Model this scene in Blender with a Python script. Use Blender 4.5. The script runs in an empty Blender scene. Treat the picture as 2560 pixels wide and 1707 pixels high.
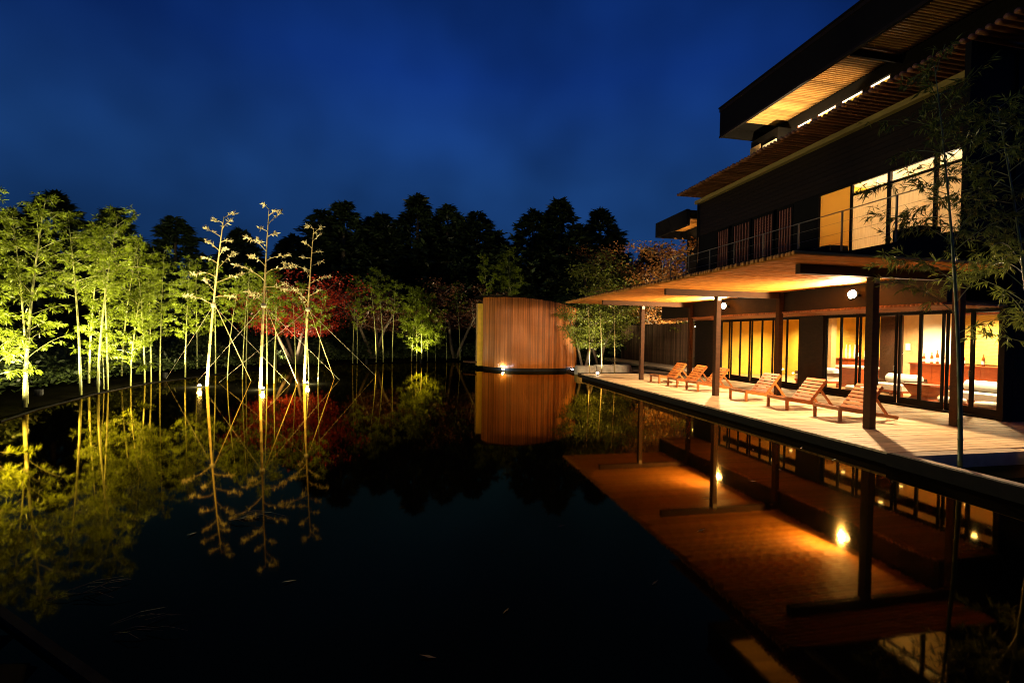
import bpy, math, random
import numpy as np
from mathutils import Vector, Matrix

R = math.radians
sc = bpy.context.scene
col = sc.collection

# ------------------------------------------------------------------ camera
cam_d = bpy.data.cameras.new("camera")
cam_d.lens = 16.0
cam_d.sensor_width = 36.0
cam_d.clip_start = 0.05
cam_d.clip_end = 3000
cam = bpy.data.objects.new("camera", cam_d)
col.objects.link(cam)
sc.camera = cam
TH, PIT, ROLL = R(11.1), R(-.83), 0.0166
_f = Vector((math.sin(TH)*math.cos(PIT), math.cos(TH)*math.cos(PIT), math.sin(PIT)))
_r = Vector((math.cos(TH), -math.sin(TH), 0))
_u = _r.cross(_f)
_r2 = _r*math.cos(ROLL) + _u*math.sin(ROLL)
_u2 = _u*math.cos(ROLL) - _r*math.sin(ROLL)
cam.matrix_world = Matrix(((_r2.x, _u2.x, -_f.x, 0.0), (_r2.y, _u2.y, -_f.y, 0.0), (_r2.z, _u2.z, -_f.z, 1.85), (0, 0, 0, 1)))

# ------------------------------------------------------------------ night sky
world = bpy.data.worlds.new("World")
sc.world = world
world.use_nodes = True
wn, wl = world.node_tree.nodes, world.node_tree.links
wn.clear()
w_out = wn.new("ShaderNodeOutputWorld")
w_bg = wn.new("ShaderNodeBackground")
w_tc = wn.new("ShaderNodeTexCoord")
w_sep = wn.new("ShaderNodeSeparateXYZ")
w_ramp = wn.new("ShaderNodeValToRGB")
w_noise = wn.new("ShaderNodeTexNoise")
w_noise.inputs["Scale"].default_value = 1.7
w_noise.inputs["Detail"].default_value = 3.5
w_noise.inputs["Roughness"].default_value = .55
w_cr = wn.new("ShaderNodeMapRange")
w_cr.inputs[1].default_value = .40; w_cr.inputs[2].default_value = .74
w_cr.inputs[3].default_value = .50; w_cr.inputs[4].default_value = 1.95
w_mul = wn.new("ShaderNodeVectorMath"); w_mul.operation = 'SCALE'
e = w_ramp.color_ramp.elements
e[0].position = 0.0; e[0].color = (.0040, .0185, .070, 1)
e[1].position = 1.0; e[1].color = (.0008, .0045, .033, 1)
for p, c in ((.16, (.0056, .0275, .098, 1)), (.30, (.0052, .0270, .106, 1)), (.48, (.0022, .0145, .088, 1)), (.62, (.0018, .0125, .076, 1))):
    x = e.new(p); x.color = c
wl.new(w_tc.outputs["Generated"], w_sep.inputs[0])
wl.new(w_sep.outputs["Z"], w_ramp.inputs["Fac"])
wl.new(w_tc.outputs["Generated"], w_noise.inputs["Vector"])
wl.new(w_noise.outputs["Fac"], w_cr.inputs[0])
wl.new(w_ramp.outputs["Color"], w_mul.inputs[0])
wl.new(w_cr.outputs[0], w_mul.inputs["Scale"])
wl.new(w_mul.outputs[0], w_bg.inputs["Color"])
w_bg.inputs["Strength"].default_value = 1.28
wl.new(w_bg.outputs[0], w_out.inputs["Surface"])

sc.view_settings.view_transform = 'Standard'
sc.view_settings.look = 'None'
sc.view_settings.exposure = 0.0
sc.view_settings.gamma = 1.0
sc.render.engine = 'CYCLES'
sc.cycles.use_denoising = True
sc.cycles.filter_width = 1.05
sc.cycles.max_bounces = 7
sc.cycles.transparent_max_bounces = 12
sc.cycles.sample_clamp_indirect = 4.0
sc.cycles.caustics_reflective = False
sc.cycles.caustics_refractive = False

# ------------------------------------------------------------------ materials
MATS = {}
def nmat(name):
    m = bpy.data.materials.new(name); m.use_nodes = True
    MATS[name] = m
    nt = m.node_tree
    return m, nt.nodes, nt.links, nt.nodes["Principled BSDF"], nt.nodes["Material Output"]

def wood(name, base, rough=.55, var=.35, grain=(1, 1, 1), scale=6.0, obj_var=.3, bump=.15, spec=.4, coat=0.0):
    """noise-grained colour with a per-object tone change"""
    m, n, l, b, o = nmat(name)
    tc = n.new("ShaderNodeTexCoord"); mp = n.new("ShaderNodeMapping")
    mp.inputs["Scale"].default_value = grain
    nz = n.new("ShaderNodeTexNoise"); nz.inputs["Scale"].default_value = scale; nz.inputs["Detail"].default_value = 5
    l.new(tc.outputs["Object"], mp.inputs[0]); l.new(mp.outputs[0], nz.inputs["Vector"])
    oi = n.new("ShaderNodeObjectInfo")
    mr = n.new("ShaderNodeMapRange"); mr.inputs[1].default_value = .25; mr.inputs[2].default_value = .75
    mr.inputs[3].default_value = 1 - var; mr.inputs[4].default_value = 1 + var
    l.new(nz.outputs["Fac"], mr.inputs[0])
    mo = n.new("ShaderNodeMapRange"); mo.inputs[3].default_value = 1 - obj_var; mo.inputs[4].default_value = 1 + obj_var
    l.new(oi.outputs["Random"], mo.inputs[0])
    mm = n.new("ShaderNodeMath"); mm.operation = 'MULTIPLY'
    l.new(mr.outputs[0], mm.inputs[0]); l.new(mo.outputs[0], mm.inputs[1])
    vs = n.new("ShaderNodeVectorMath"); vs.operation = 'SCALE'
    vs.inputs[0].default_value = base
    l.new(mm.outputs[0], vs.inputs["Scale"])
    l.new(vs.outputs[0], b.inputs["Base Color"])
    b.inputs["Roughness"].default_value = rough
    b.inputs["Specular IOR Level"].default_value = spec
    b.inputs["Coat Weight"].default_value = coat
    if bump:
        bp = n.new("ShaderNodeBump"); bp.inputs["Strength"].default_value = bump; bp.inputs["Distance"].default_value = .01
        l.new(nz.outputs["Fac"], bp.inputs["Height"]); l.new(bp.outputs[0], b.inputs["Normal"])
    return m

wood("bamboo_honey", (.50, .205, .034), .5, .22, (2, 14, 14), 3.0, .25, .05, .25)
wood("bamboo_pale", (.48, .26, .08), .5, .25, (2, 14, 14), 3.0, .3, .05, .25)
wood("bamboo_screen", (.40, .128, .020), .36, .28, (14, 14, 2), 3.0, .42, .1, .5)
wood("bamboo_eave", (.25, .10, .042), .5, .3, (3, 14, 14), 3.0, .35, .1)
wood("brown_timber", (.046, .021, .009), .75, .3, (1, 6, 6), 3.0, .2, .15, .15)
wood("dark_timber", (.014, .0078, .0046), .7, .35, (2, 2, 5), 3.0, .2, .15, .2)
wood("black_timber", (.0075, .0062, .0055), .8, .3, (2, 2, 5), 3.0, .2, .15, .12)
wood("wet_stone", (.007, .006, .005), .95, .4, (1, 1, 1), 6.0, .2, .3, .05)
wood("strip_timber", (.30, .22, .07), .6, .2, (8, 1, 8), 2.0, .1)
wood("fence_timber", (.085, .048, .030), .5, .4, (4, 4, 1), 4.0, .5)
wood("deck_timber", (.44, .325, .19), .65, .35, (1.2, 5, 5), 2.2, .26, .2, .2)
wood("teak", (.34, .115, .020), .5, .25, (4, 4, 4), 4.0, .18)
wood("ochre_plaster", (.68, .43, .045), .8, .1, (1, 1, 1), 5.0, 0, .05)
wood("tan_plaster", (.42, .27, .12), .8, .15, (1, 1, 1), 5.0, 0, .05)
wood("white_plaster", (.78, .70, .52), .8, .06, (1, 1, 1), 5.0, 0, .05)
wood("counter_wood", (.27, .058, .014), .35, .25, (1, 1, 6), 4.0, .1)
wood("floor_wood", (.36, .20, .08), .3, .2, (8, 1, 1), 3.0, .0)
wood("white_fabric", (.80, .76, .68), .9, .06, (1, 1, 1), 20.0, .05, .1)
wood("lattice_wood", (.30, .105, .055), .5, .25, (4, 4, 1), 4.0, .15)
wood("culm_yellow", (.52, .40, .15), .4, .2, (3, 3, .6), 3.0, .15, .0)
wood("culm_green", (.26, .27, .085), .4, .25, (3, 3, .6), 3.0, .3, .0)
wood("culm_brown", (.20, .15, .06), .5, .25, (3, 3, .6), 3.0, .2, .0)
wood("culm_dark_green", (.10, .13, .05), .35, .25, (3, 3, .6), 3.0, .1, .0)
wood("bark", (.10, .075, .05), .9, .35, (4, 4, 1), 6.0, .2, .4)
wood("stone", (.33, .30, .25), .85, .3, (1, 1, 1), 5.0, .15, .4)
wood("concrete", (.30, .24, .17), .85, .2, (1, 1, 1), 7.0, .1, .2)
wood("soil", (.040, .022, .012), .95, .5, (1, 1, 1), 9.0, .0, .6)
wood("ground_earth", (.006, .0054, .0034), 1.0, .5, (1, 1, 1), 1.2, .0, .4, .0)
wood("steel", (.20, .17, .13), .4, .1, (1, 1, 1), 5.0, .0, .0)
wood("black_metal", (.008, .008, .008), .6, .1, (1, 1, 1), 5.0, .0, .0, .1)
wood("rope", (.34, .30, .20), .8, .1, (1, 1, 1), 9.0, .1, .0)
wood("blind_reed", (.66, .46, .09), .8, .15, (1, 1, 12), 4.0, .1, .0)
wood("amber_glass", (.22, .055, .008), .12, .2, (1, 1, 1), 4.0, .3, 0, .6)
wood("pale_glass", (.72, .74, .66), .12, .1, (1, 1, 1), 4.0, .2, 0, .6)
wood("paper", (.80, .76, .62), .8, .05, (1, 1, 1), 4.0, .1, .0)
wood("dry_leaf", (.16, .085, .03), .8, .3, (1, 1, 1), 9.0, .5, .0)

def leafmat(name, base, trans=.35, var=.45, gloss=.03):
    m, n, l, b, o = nmat(name)
    n.remove(b)
    tc = n.new("ShaderNodeTexCoord")
    nz = n.new("ShaderNodeTexNoise"); nz.inputs["Scale"].default_value = 2.4; nz.inputs["Detail"].default_value = 3
    l.new(tc.outputs["Object"], nz.inputs["Vector"])
    oi = n.new("ShaderNodeObjectInfo")
    ad = n.new("ShaderNodeMath"); ad.operation = 'MULTIPLY_ADD'; ad.inputs[1].default_value = .35
    l.new(oi.outputs["Random"], ad.inputs[0]); l.new(nz.outputs["Fac"], ad.inputs[2])
    mr = n.new("ShaderNodeMapRange"); mr.inputs[1].default_value = .3; mr.inputs[2].default_value = 1.0
    mr.inputs[3].default_value = 1 - var; mr.inputs[4].default_value = 1 + var
    l.new(ad.outputs[0], mr.inputs[0])
    vs = n.new("ShaderNodeVectorMath"); vs.operation = 'SCALE'; vs.inputs[0].default_value = base
    l.new(mr.outputs[0], vs.inputs["Scale"])
    d = n.new("ShaderNodeBsdfDiffuse"); t = n.new("ShaderNodeBsdfTranslucent")
    g = n.new("ShaderNodeBsdfGlossy"); g.inputs["Roughness"].default_value = .4
    l.new(vs.outputs[0], d.inputs["Color"]); l.new(vs.outputs[0], t.inputs["Color"])
    m1 = n.new("ShaderNodeMixShader"); m1.inputs[0].default_value = trans
    l.new(d.outputs[0], m1.inputs[1]); l.new(t.outputs[0], m1.inputs[2])
    m2 = n.new("ShaderNodeMixShader"); m2.inputs[0].default_value = gloss
    l.new(m1.outputs[0], m2.inputs[1]); l.new(g.outputs[0], m2.inputs[2])
    l.new(m2.outputs[0], o.inputs["Surface"])
    return m
leafmat("leaf_bamboo", (.122, .160, .008), .25, .6, .02)
leafmat("leaf_near", (.115, .145, .026), .42)
leafmat("leaf_pale", (.58, .50, .26), .3, .2)
leafmat("leaf_maple_red", (.30, .026, .010), .35)
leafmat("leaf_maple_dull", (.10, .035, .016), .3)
leafmat("leaf_maple_green", (.15, .17, .022), .35)
leafmat("leaf_orange", (.30, .13, .03), .35)
leafmat("leaf_cedar", (.026, .042, .016), .15)
leafmat("leaf_shrub", (.045, .065, .018), .25)
leafmat("reed_floating", (.10, .065, .025), .2)

def glow(name, color, strength):
    m, n, l, b, o = nmat(name)
    b.inputs["Base Color"].default_value = (*color, 1)
    b.inputs["Emission Color"].default_value = (*color, 1)
    b.inputs["Emission Strength"].default_value = strength
    return m
glow("bulb_warm", (1.0, .83, .55), 60)
glow("bulb_yellow", (1.0, .85, .38), 60)
glow("bulb_white", (.85, .92, 1.0), 25)
glow("bulb_down", (1.0, .92, .75), 20)
glow("tube_warm", (1.0, .86, .6), 3.0)

def glassmat():
    m, n, l, b, o = nmat("window_glass"); n.remove(b)
    t = n.new("ShaderNodeBsdfTransparent"); t.inputs[0].default_value = (.94, .95, .92, 1)
    g = n.new("ShaderNodeBsdfGlossy"); g.inputs["Roughness"].default_value = .01
    lw = n.new("ShaderNodeLayerWeight"); lw.inputs[0].default_value = .5
    pw = n.new("ShaderNodeMath"); pw.operation = 'POWER'; pw.inputs[1].default_value = 5.0
    fr = n.new("ShaderNodeMath"); fr.operation = 'MULTIPLY_ADD'; fr.inputs[1].default_value = .96; fr.inputs[2].default_value = .035
    l.new(lw.outputs["Facing"], pw.inputs[0]); l.new(pw.outputs[0], fr.inputs[0])
    mx = n.new("ShaderNodeMixShader")
    l.new(fr.outputs[0], mx.inputs[0]); l.new(t.outputs[0], mx.inputs[1]); l.new(g.outputs[0], mx.inputs[2])
    l.new(mx.outputs[0], o.inputs["Surface"])
    m, n, l, b, o = nmat("frosted_glass"); n.remove(b)
    tr = n.new("ShaderNodeBsdfTranslucent"); d = n.new("ShaderNodeBsdfDiffuse")
    tc = n.new("ShaderNodeTexCoord"); nz = n.new("ShaderNodeTexNoise"); nz.inputs["Scale"].default_value = 30
    mp = n.new("ShaderNodeMapping"); mp.inputs["Scale"].default_value = (1, 1, .12)
    l.new(tc.outputs["Object"], mp.inputs[0]); l.new(mp.outputs[0], nz.inputs["Vector"])
    cr = n.new("ShaderNodeValToRGB"); cr.color_ramp.elements[0].color = (.70, .62, .46, 1); cr.color_ramp.elements[1].color = (.82, .74, .58, 1)
    cr.color_ramp.elements[0].position = .3; cr.color_ramp.elements[1].position = .7
    l.new(nz.outputs["Fac"], cr.inputs[0]); l.new(cr.outputs[0], tr.inputs[0]); l.new(cr.outputs[0], d.inputs[0])
    mx = n.new("ShaderNodeMixShader"); mx.inputs[0].default_value = .25
    l.new(tr.outputs[0], mx.inputs[1]); l.new(d.outputs[0], mx.inputs[2])
    l.new(mx.outputs[0], o.inputs["Surface"])
    m, n, l, b, o = nmat("ochre_blind"); n.remove(b)
    tr = n.new("ShaderNodeBsdfTranslucent"); tr.inputs[0].default_value = (.64, .47, .17, 1)
    d = n.new("ShaderNodeBsdfDiffuse"); d.inputs[0].default_value = (.64, .47, .17, 1)
    mx = n.new("ShaderNodeMixShader"); mx.inputs[0].default_value = .4
    l.new(tr.outputs[0], mx.inputs[1]); l.new(d.outputs[0], mx.inputs[2]); l.new(mx.outputs[0], o.inputs["Surface"])
glassmat()

def watermat():
    m, n, l, b, o = nmat("pond_water"); n.remove(b)
    d = n.new("ShaderNodeBsdfDiffuse"); d.inputs[0].default_value = (.0016, .0015, .0010, 1)
    g = n.new("ShaderNodeBsdfGlossy"); g.inputs[0].default_value = (1.0, .68, .20, 1); g.inputs["Roughness"].default_value = .036
    fr = n.new("ShaderNodeFresnel"); fr.inputs[0].default_value = 1.21
    mx = n.new("ShaderNodeMixShader")
    tc = n.new("ShaderNodeTexCoord")
    mp = n.new("ShaderNodeMapping"); mp.inputs["Scale"].default_value = (1.0, .55, 1)
    nz = n.new("ShaderNodeTexNoise"); nz.inputs["Scale"].default_value = 2.6; nz.inputs["Detail"].default_value = 4
    l.new(tc.outputs["Object"], mp.inputs[0]); l.new(mp.outputs[0], nz.inputs["Vector"])
    bp = n.new("ShaderNodeBump"); bp.inputs["Strength"].default_value = .013; bp.inputs["Distance"].default_value = .02
    l.new(nz.outputs["Fac"], bp.inputs["Height"])
    l.new(bp.outputs[0], g.inputs["Normal"]); l.new(bp.outputs[0], fr.inputs["Normal"])
    l.new(fr.outputs[0], mx.inputs[0]); l.new(d.outputs[0], mx.inputs[1]); l.new(g.outputs[0], mx.inputs[2])
    l.new(mx.outputs[0], o.inputs["Surface"])
watermat()

# ------------------------------------------------------------------ helpers
def tag(o, label=None, cat=None, group=None, kind=None):
    if label: o["label"] = label
    if cat: o["category"] = cat
    if group: o["group"] = group
    if kind: o["kind"] = kind
    return o

def empty(name, loc, label, cat, group=None, rz=0.0):
    o = bpy.data.objects.new(name, None)
    o.empty_display_size = .2
    o.location = loc; o.rotation_euler = (0, 0, rz)
    col.objects.link(o)
    return tag(o, label, cat, group)

def attach(o, parent, local=False):
    """parent without moving: meshes are written in world coordinates unless local"""
    if parent is not None:
        o.parent = parent
        if not local and parent.type == 'EMPTY':
            o.matrix_parent_inverse = Matrix.Translation(-Vector(parent.location))
    return o

class MB:
    def __init__(s): s.v, s.f = [], []
    def box(s, x0, x1, y0, y1, z0, z1):
        i = len(s.v)
        s.v += [(x0, y0, z0), (x1, y0, z0), (x1, y1, z0), (x0, y1, z0), (x0, y0, z1), (x1, y0, z1), (x1, y1, z1), (x0, y1, z1)]
        s.f += [(i, i+3, i+2, i+1), (i+4, i+5, i+6, i+7), (i, i+1, i+5, i+4), (i+1, i+2, i+6, i+5), (i+2, i+3, i+7, i+6), (i+3, i, i+4, i+7)]
        return s
    def bar(s, p, q, w, h, side=(0, 1, 0)):
        """rectangular bar from p to q, w wide along side, h thick"""
        p, q = Vector(p), Vector(q); d = (q-p).normalized(); a = Vector(side).normalized()
        a = (a - d*a.dot(d)).normalized(); c = d.cross(a)
        i = len(s.v)
        for e in (p, q):
            for sa, sb in ((-1, -1), (1, -1), (1, 1), (-1, 1)):
                s.v.append(tuple(e + a*sa*w/2 + c*sb*h/2))
        s.f += [(i, i+1, i+2, i+3), (i+7, i+6, i+5, i+4), (i, i+4, i+5, i+1), (i+1, i+5, i+6, i+2), (i+2, i+6, i+7, i+3), (i+3, i+7, i+4, i)]
        return s
    def tube(s, pts, rad, n=8, cap=True):
        pts = [Vector(p) for p in pts]
        base = len(s.v)
        t0 = (pts[1]-pts[0]).normalized()
        a = t0.orthogonal().normalized()
        for k, p in enumerate(pts):
            t = (pts[min(k+1, len(pts)-1)] - pts[max(k-1, 0)]).normalized()
            a = (a - t*a.dot(t)).normalized(); b = t.cross(a)
            r = rad[k] if hasattr(rad, '__len__') else rad
            for j in range(n):
                th = 2*math.pi*j/n
                s.v.append(tuple(p + (a*math.cos(th) + b*math.sin(th))*r))
        for k in range(len(pts)-1):
            for j in range(n):
                i0 = base + k*n + j; i1 = base + k*n + (j+1) % n
                s.f.append((i0, i1, i1+n, i0+n))
        if cap:
            s.f.append(tuple(base + j for j in reversed(range(n))))
            s.f.append(tuple(base + (len(pts)-1)*n + j for j in range(n)))
        return s
    def lathe(s, c, prof, n=12):
        """prof: list of (r,z) around vertical axis at c"""
        return s.tube([(c[0], c[1], c[2]+z) for r, z in prof], [max(r, .0005) for r, z in prof], n)
    def mesh(s, name, mat, smooth=False):
        me = bpy.data.meshes.new(name)
        me.from_pydata(s.v, [], s.f)
        me.materials.append(MATS[mat])
        if smooth:
            me.polygons.foreach_set("use_smooth", [True]*len(me.polygons))
        me.update()
        return me
    def build(s, name, mat, parent=None, smooth=False, local=False):
        o = bpy.data.objects.new(name, s.mesh(name, mat, smooth))
        col.objects.link(o)
        return attach(o, parent, local)

def inst(name, me, loc, parent=None, rot=(0, 0, 0), local=False, scale=None):
    o = bpy.data.objects.new(name, me)
    o.location = loc; o.rotation_euler = rot
    if scale: o.scale = scale
    col.objects.link(o)
    return attach(o, parent, local)

def np_mesh(name, V, F, mat, smooth=False):
    me = bpy.data.meshes.new(name)
    V = np.asarray(V, dtype=np.float32); F = np.asarray(F, dtype=np.int32)
    me.vertices.add(len(V)); me.vertices.foreach_set("co", V.ravel())
    k = F.shape[1]
    me.loops.add(F.size); me.loops.foreach_set("vertex_index", F.ravel())
    me.polygons.add(len(F))
    me.polygons.foreach_set("loop_start", np.arange(len(F), dtype=np.int32)*k)
    me.polygons.foreach_set("loop_total", np.full(len(F), k, dtype=np.int32))
    me.materials.append(MATS[mat])
    me.update(calc_edges=True); me.validate()
    return me

def leaves_np(P, D, L, W, rng, fold=.35):
    """rhombic blades: base P, direction D (unit), length L, width W"""
    n = len(P)
    up = rng.normal(size=(n, 3)); up[:, 2] += 1.2
    S = np.cross(D, up); S /= np.linalg.norm(S, axis=1)[:, None] + 1e-9
    N = np.cross(S, D)
    m = P + D*(L*.42)[:, None]
    V = np.empty((n, 4, 3))
    V[:, 0] = P
    V[:, 1] = m + S*(W/2)[:, None] + N*(W*fold)[:, None]*.5
    V[:, 2] = P + D*L[:, None] - N*(L*.08)[:, None]
    V[:, 3] = m - S*(W/2)[:, None] + N*(W*fold)[:, None]*.5
    F = np.arange(n*4).reshape(n, 4)
    return V.reshape(-1, 3), F

ORD = "first second third fourth fifth sixth seventh eighth ninth tenth eleventh twelfth thirteenth fourteenth fifteenth sixteenth seventeenth eighteenth nineteenth twentieth".split()
def ordw(i):
    if i < 20: return ORD[i]
    return ("twenty-" if i < 29 else "thirty-") + ORD[(i-20) % 10] if i not in (29,) else "thirtieth"

def point_light(name, loc, power, color, radius=.05, parent=None):
    d = bpy.data.lights.new(name, 'POINT'); d.energy = power; d.color = color; d.shadow_soft_size = radius
    o = bpy.data.objects.new(name, d); o.location = loc; col.objects.link(o)
    return attach(o, parent)
def spot_light(name, loc, target, power, color, angle=90, blend=.5, radius=.05, parent=None):
    d = bpy.data.lights.new(name, 'SPOT'); d.energy = power; d.color = color; d.shadow_soft_size = radius
    d.spot_size = R(angle); d.spot_blend = blend
    o = bpy.data.objects.new(name, d); o.location = loc
    o.rotation_euler = (Vector(target)-Vector(loc)).to_track_quat('-Z', 'Y').to_euler()
    col.objects.link(o)
    return attach(o, parent)

WARM = (1.0, .66, .34)
YEL = (1.0, .84, .42)

# ------------------------------------------------------------------ ground and pond
POND = [(-2.64, 3.47), (-6.2, 6.2), (-7.7, 8.6), (-8.0, 10.5), (-8.45, 12.0), (-8.68, 13.3), (-8.95, 14.6), (-9.05, 16.4), (-9.08, 17.5),
        (-8.9, 18.2), (-8.7, 19.4), (-8.3, 21.0), (-6.6, 24.4), (-4.0, 27.4), (-1.8, 29.0), (.3, 29.9), (3.2, 30.4), (7.0, 29.5),
        (10.6, 27.5), (11.2, 22.0), (11.2, 3.0), (8.0, -3.5), (5.5, -3.0)]
def sdf(x, y):
    """signed distance to the pond outline, negative inside"""
    p = np.stack([x, y], -1)
    d = np.full(x.shape, 1e9); inside = np.zeros(x.shape, bool)
    n = len(POND)
    for i in range(n):
        a = np.array(POND[i]); b = np.array(POND[(i+1) % n]); ab = b-a
        t = np.clip(((p-a)@ab)/(ab@ab), 0, 1)
        q = a + t[..., None]*ab
        d = np.minimum(d, np.linalg.norm(p-q, axis=-1))
        c = ((a[1] > y) != (b[1] > y))
        with np.errstate(divide='ignore', invalid='ignore'):
            xi = (b[0]-a[0])*(y-a[1])/(b[1]-a[1] + 1e-12)+a[0]
        inside ^= c & (x < xi)
    return np.where(inside, -d, d)

def make_ground():
    rng = np.random.default_rng(3)
    def axis(lo, hi, a, b, step):
        core = np.arange(a, b+step/2, step)
        lowr = a - np.geomspace(step, a-lo, 12)[::-1]; high = b + np.geomspace(step, hi-b, 12)
        return np.concatenate([lowr, core, high])
    xs = axis(-600, 600, -18, 20, .3); ys = axis(-300, 900, -4, 40, .3)
    X, Y = np.meshgrid(xs, ys)
    s = sdf(X, Y)
    n = np.sin(X*1.7+.3)*np.cos(Y*1.3)*.5 + np.sin(X*.6-Y*.8)*.5
    Z = np.where(s > 0, .012 + np.clip(s, 0, 1.2)*.10 + n*.025*np.clip(s, 0, 1), np.clip(s*1.2, -.9, 0)+.012)
    Z += np.clip(s-6, 0, 60)*.012
    V = np.stack([X, Y, Z], -1).reshape(-1, 3)
    ny, nx = X.shape
    i = (np.arange(ny-1)[:, None]*nx + np.arange(nx-1)[None, :]).ravel()
    F = np.stack([i, i+1, i+nx+1, i+nx], -1)
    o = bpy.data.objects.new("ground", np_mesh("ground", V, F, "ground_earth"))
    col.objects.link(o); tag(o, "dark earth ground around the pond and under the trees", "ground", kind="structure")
make_ground()
_w = MB()
_w.v = [(-12, -5, 0), (14, -5, 0), (14, 33, 0), (-12, 33, 0)]; _w.f = [(0, 1, 2, 3)]
tag(_w.build("pond_water", "pond_water"), "still black pond water mirroring the grove and the lit terrace", "water", kind="structure")

# stone edging that lines the pond along the grove
def edging():
    root = empty("pond_edging", (-8.6, 13, 0), "low dark stone edging along the pond below the bamboo grove", "edging")
    pts = [(-8.0, 10.5), (-8.45, 12.0), (-8.68, 13.3), (-8.95, 14.6), (-9.05, 16.4), (-9.08, 17.5), (-8.9, 18.2), (-8.7, 19.4), (-8.3, 21.0)]
    for a, b in zip(pts[:-1], pts[1:]):
        MB().bar((a[0], a[1], .0), (b[0]*.995+a[0]*.005, b[1]*.995+a[1]*.005, .0), .05, .045, (0, 0, 1)).build("edge_stone", "wet_stone", root)
edging()
_e = MB().bar((-3.3, 3.97, .012), (-.2, 1.60, .012), .05, .05, (0, 0, 1))
tag(_e.build("pond_kerb", "wet_stone"), "low kerb at the near corner of the pond", "kerb")

# ------------------------------------------------------------------ deck
def make_deck():
    o = MB().box(6.93, 13.9, 5.56, 18.9, -.5, .148).box(9.12, 13.9, 2.0, 5.55, -.5, .147).build("deck", "black_timber")
    tag(o, "timber terrace deck along the pond with a dark edge", "deck", kind="structure")
    m1 = MB().box(0, 5.27, -.0625, .0625, -.035, 0).mesh("plank", "deck_timber")
    m2 = MB().box(0, 7.05, -.0625, .0625, -.035, 0).mesh("plank_long", "deck_timber")
    m3 = MB().box(0, 4.75, -.0625, .0625, -.035, 0).mesh("plank_short", "deck_timber")
    rng = random.Random(5)
    y = 5.62
    while y < 18.95:
        dz = rng.uniform(-.0015, .0015)
        inst("plank", m2 if y < 7.4 else m1, (6.85, y, .19+dz), o)
        y += .1385
    y = 5.40
    while y > 2.0:
        inst("plank", m3, (9.15, y, .19+rng.uniform(-.0015, .0015)), o); y -= .1385
    MB().box(6.855, 6.925, 5.555, 18.9, -.4, .150).build("fascia", "black_timber", o)
make_deck()

# planter by the near end of the deck
def near_planter():
    r = empty("planter_bed", (8, 4.5, 0), "concrete edged planting bed of dark soil beside the pond", "planter")
    MB().box(6.83, 6.96, 1.6, 5.50, -.4, .20).build("kerb", "concrete", r)
    MB().box(6.80, 6.829, 1.6, 5.55, -.4, .185).build("shade_strip", "black_timber", r)  # added black strip, paints the shade on the kerb's pond side
    MB().box(6.964, 9.10, 5.30, 5.50, -.4, .198).build("kerb", "concrete", r)
    MB().box(8.98, 9.10, 1.6, 5.196, -.4, .199).build("kerb", "concrete", r)
    rng = np.random.default_rng(8)
    xs = np.linspace(6.962, 8.978, 34); ys = np.linspace(1.6, 5.298, 56)
    X, Y = np.meshgrid(xs, ys); Z = -.04 + rng.normal(size=X.shape)*.010 + .02*np.sin(X*5)*np.cos(Y*4)
    nx = 34; i = (np.arange(55)[:, None]*nx + np.arange(33)[None, :]).ravel()
    o = bpy.data.objects.new("soil", np_mesh("soil", np.stack([X, Y, Z], -1).reshape(-1, 3), np.stack([i, i+1, i+nx+1, i+nx], -1), "soil"))
    col.objects.link(o); attach(o, r)
near_planter()

# ------------------------------------------------------------------ bamboo poles (shared meshes)
def pole_mesh(name, mat, L, r, axis='X', seed=0, n=8, pitch=.34):
    rg = random.Random(seed)
    pts, rad = [], []
    x = 0.0; nxt = rg.uniform(.1, pitch)
    pts.append(0); rad.append(r)
    while nxt < L-.06:
        for dx, k in ((-.012, 1.0), (0, 1.035), (.012, .99)):
            pts.append(nxt+dx); rad.append(r*k*(1-.06*nxt/L))
        nxt += pitch*rg.uniform(.8, 1.25)
    pts.append(L); rad.append(r*.94)
    w = rg.uniform(-.0015, .0015)
    P = []
    for t in pts:
        s = w*math.sin(t*2.2)
        P.append((t, s, s*.5) if axis == 'X' else (s, s*.5, t))
    return MB().tube(P, rad, n).mesh(name, mat, True)

# ------------------------------------------------------------------ terrace canopy
def make_canopy():
    r = empty("terrace_canopy", (8.34, 12, .19), "bamboo pole canopy on brown posts over the terrace deck", "canopy")
    for y in (7.15, 11.77, 16.35):
        MB().box(6.68, 10.33, y-.055, y+.055, 3.05, 3.222).build("beam", "brown_timber", r)
        MB().box(8.27, 8.41, y-.07, y+.07, .19, 3.048).build("post", "brown_timber", r)
        MB().box(10.335, 10.475, y-.07, y+.07, .19, 3.222).build("post", "brown_timber", r)
        MB().box(8.285, 8.395, y-.085, y-.0705, 2.93, 3.04).build("bracket", "steel", r)
    meshes = [pole_mesh("bamboo_pole", "bamboo_honey", 4.50, .0385, 'X', s) for s in (1, 2, 3, 4)]
    rg = random.Random(2)
    y = 6.42
    while y < 18.45:
        inst("bamboo_pole", meshes[rg.randrange(4)], (5.93+rg.uniform(-.03, .03), y, 3.264+rg.uniform(-.002, .002)), r, (rg.uniform(0, 6), 0, rg.uniform(-.002, .002)))
        y += .0865
    MB().box(6.05, 10.45, 6.45, 18.42, 3.312, 3.345).build("light_stop_board", "black_timber", r)  # added dark sheet above the poles, stops light and sky leaking through
    for x in (7.4, 9.3):
        MB().box(x-.02, x+.02, 6.45, 18.42, 3.346, 3.40).build("batten", "dark_timber", r)
make_canopy()

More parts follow.
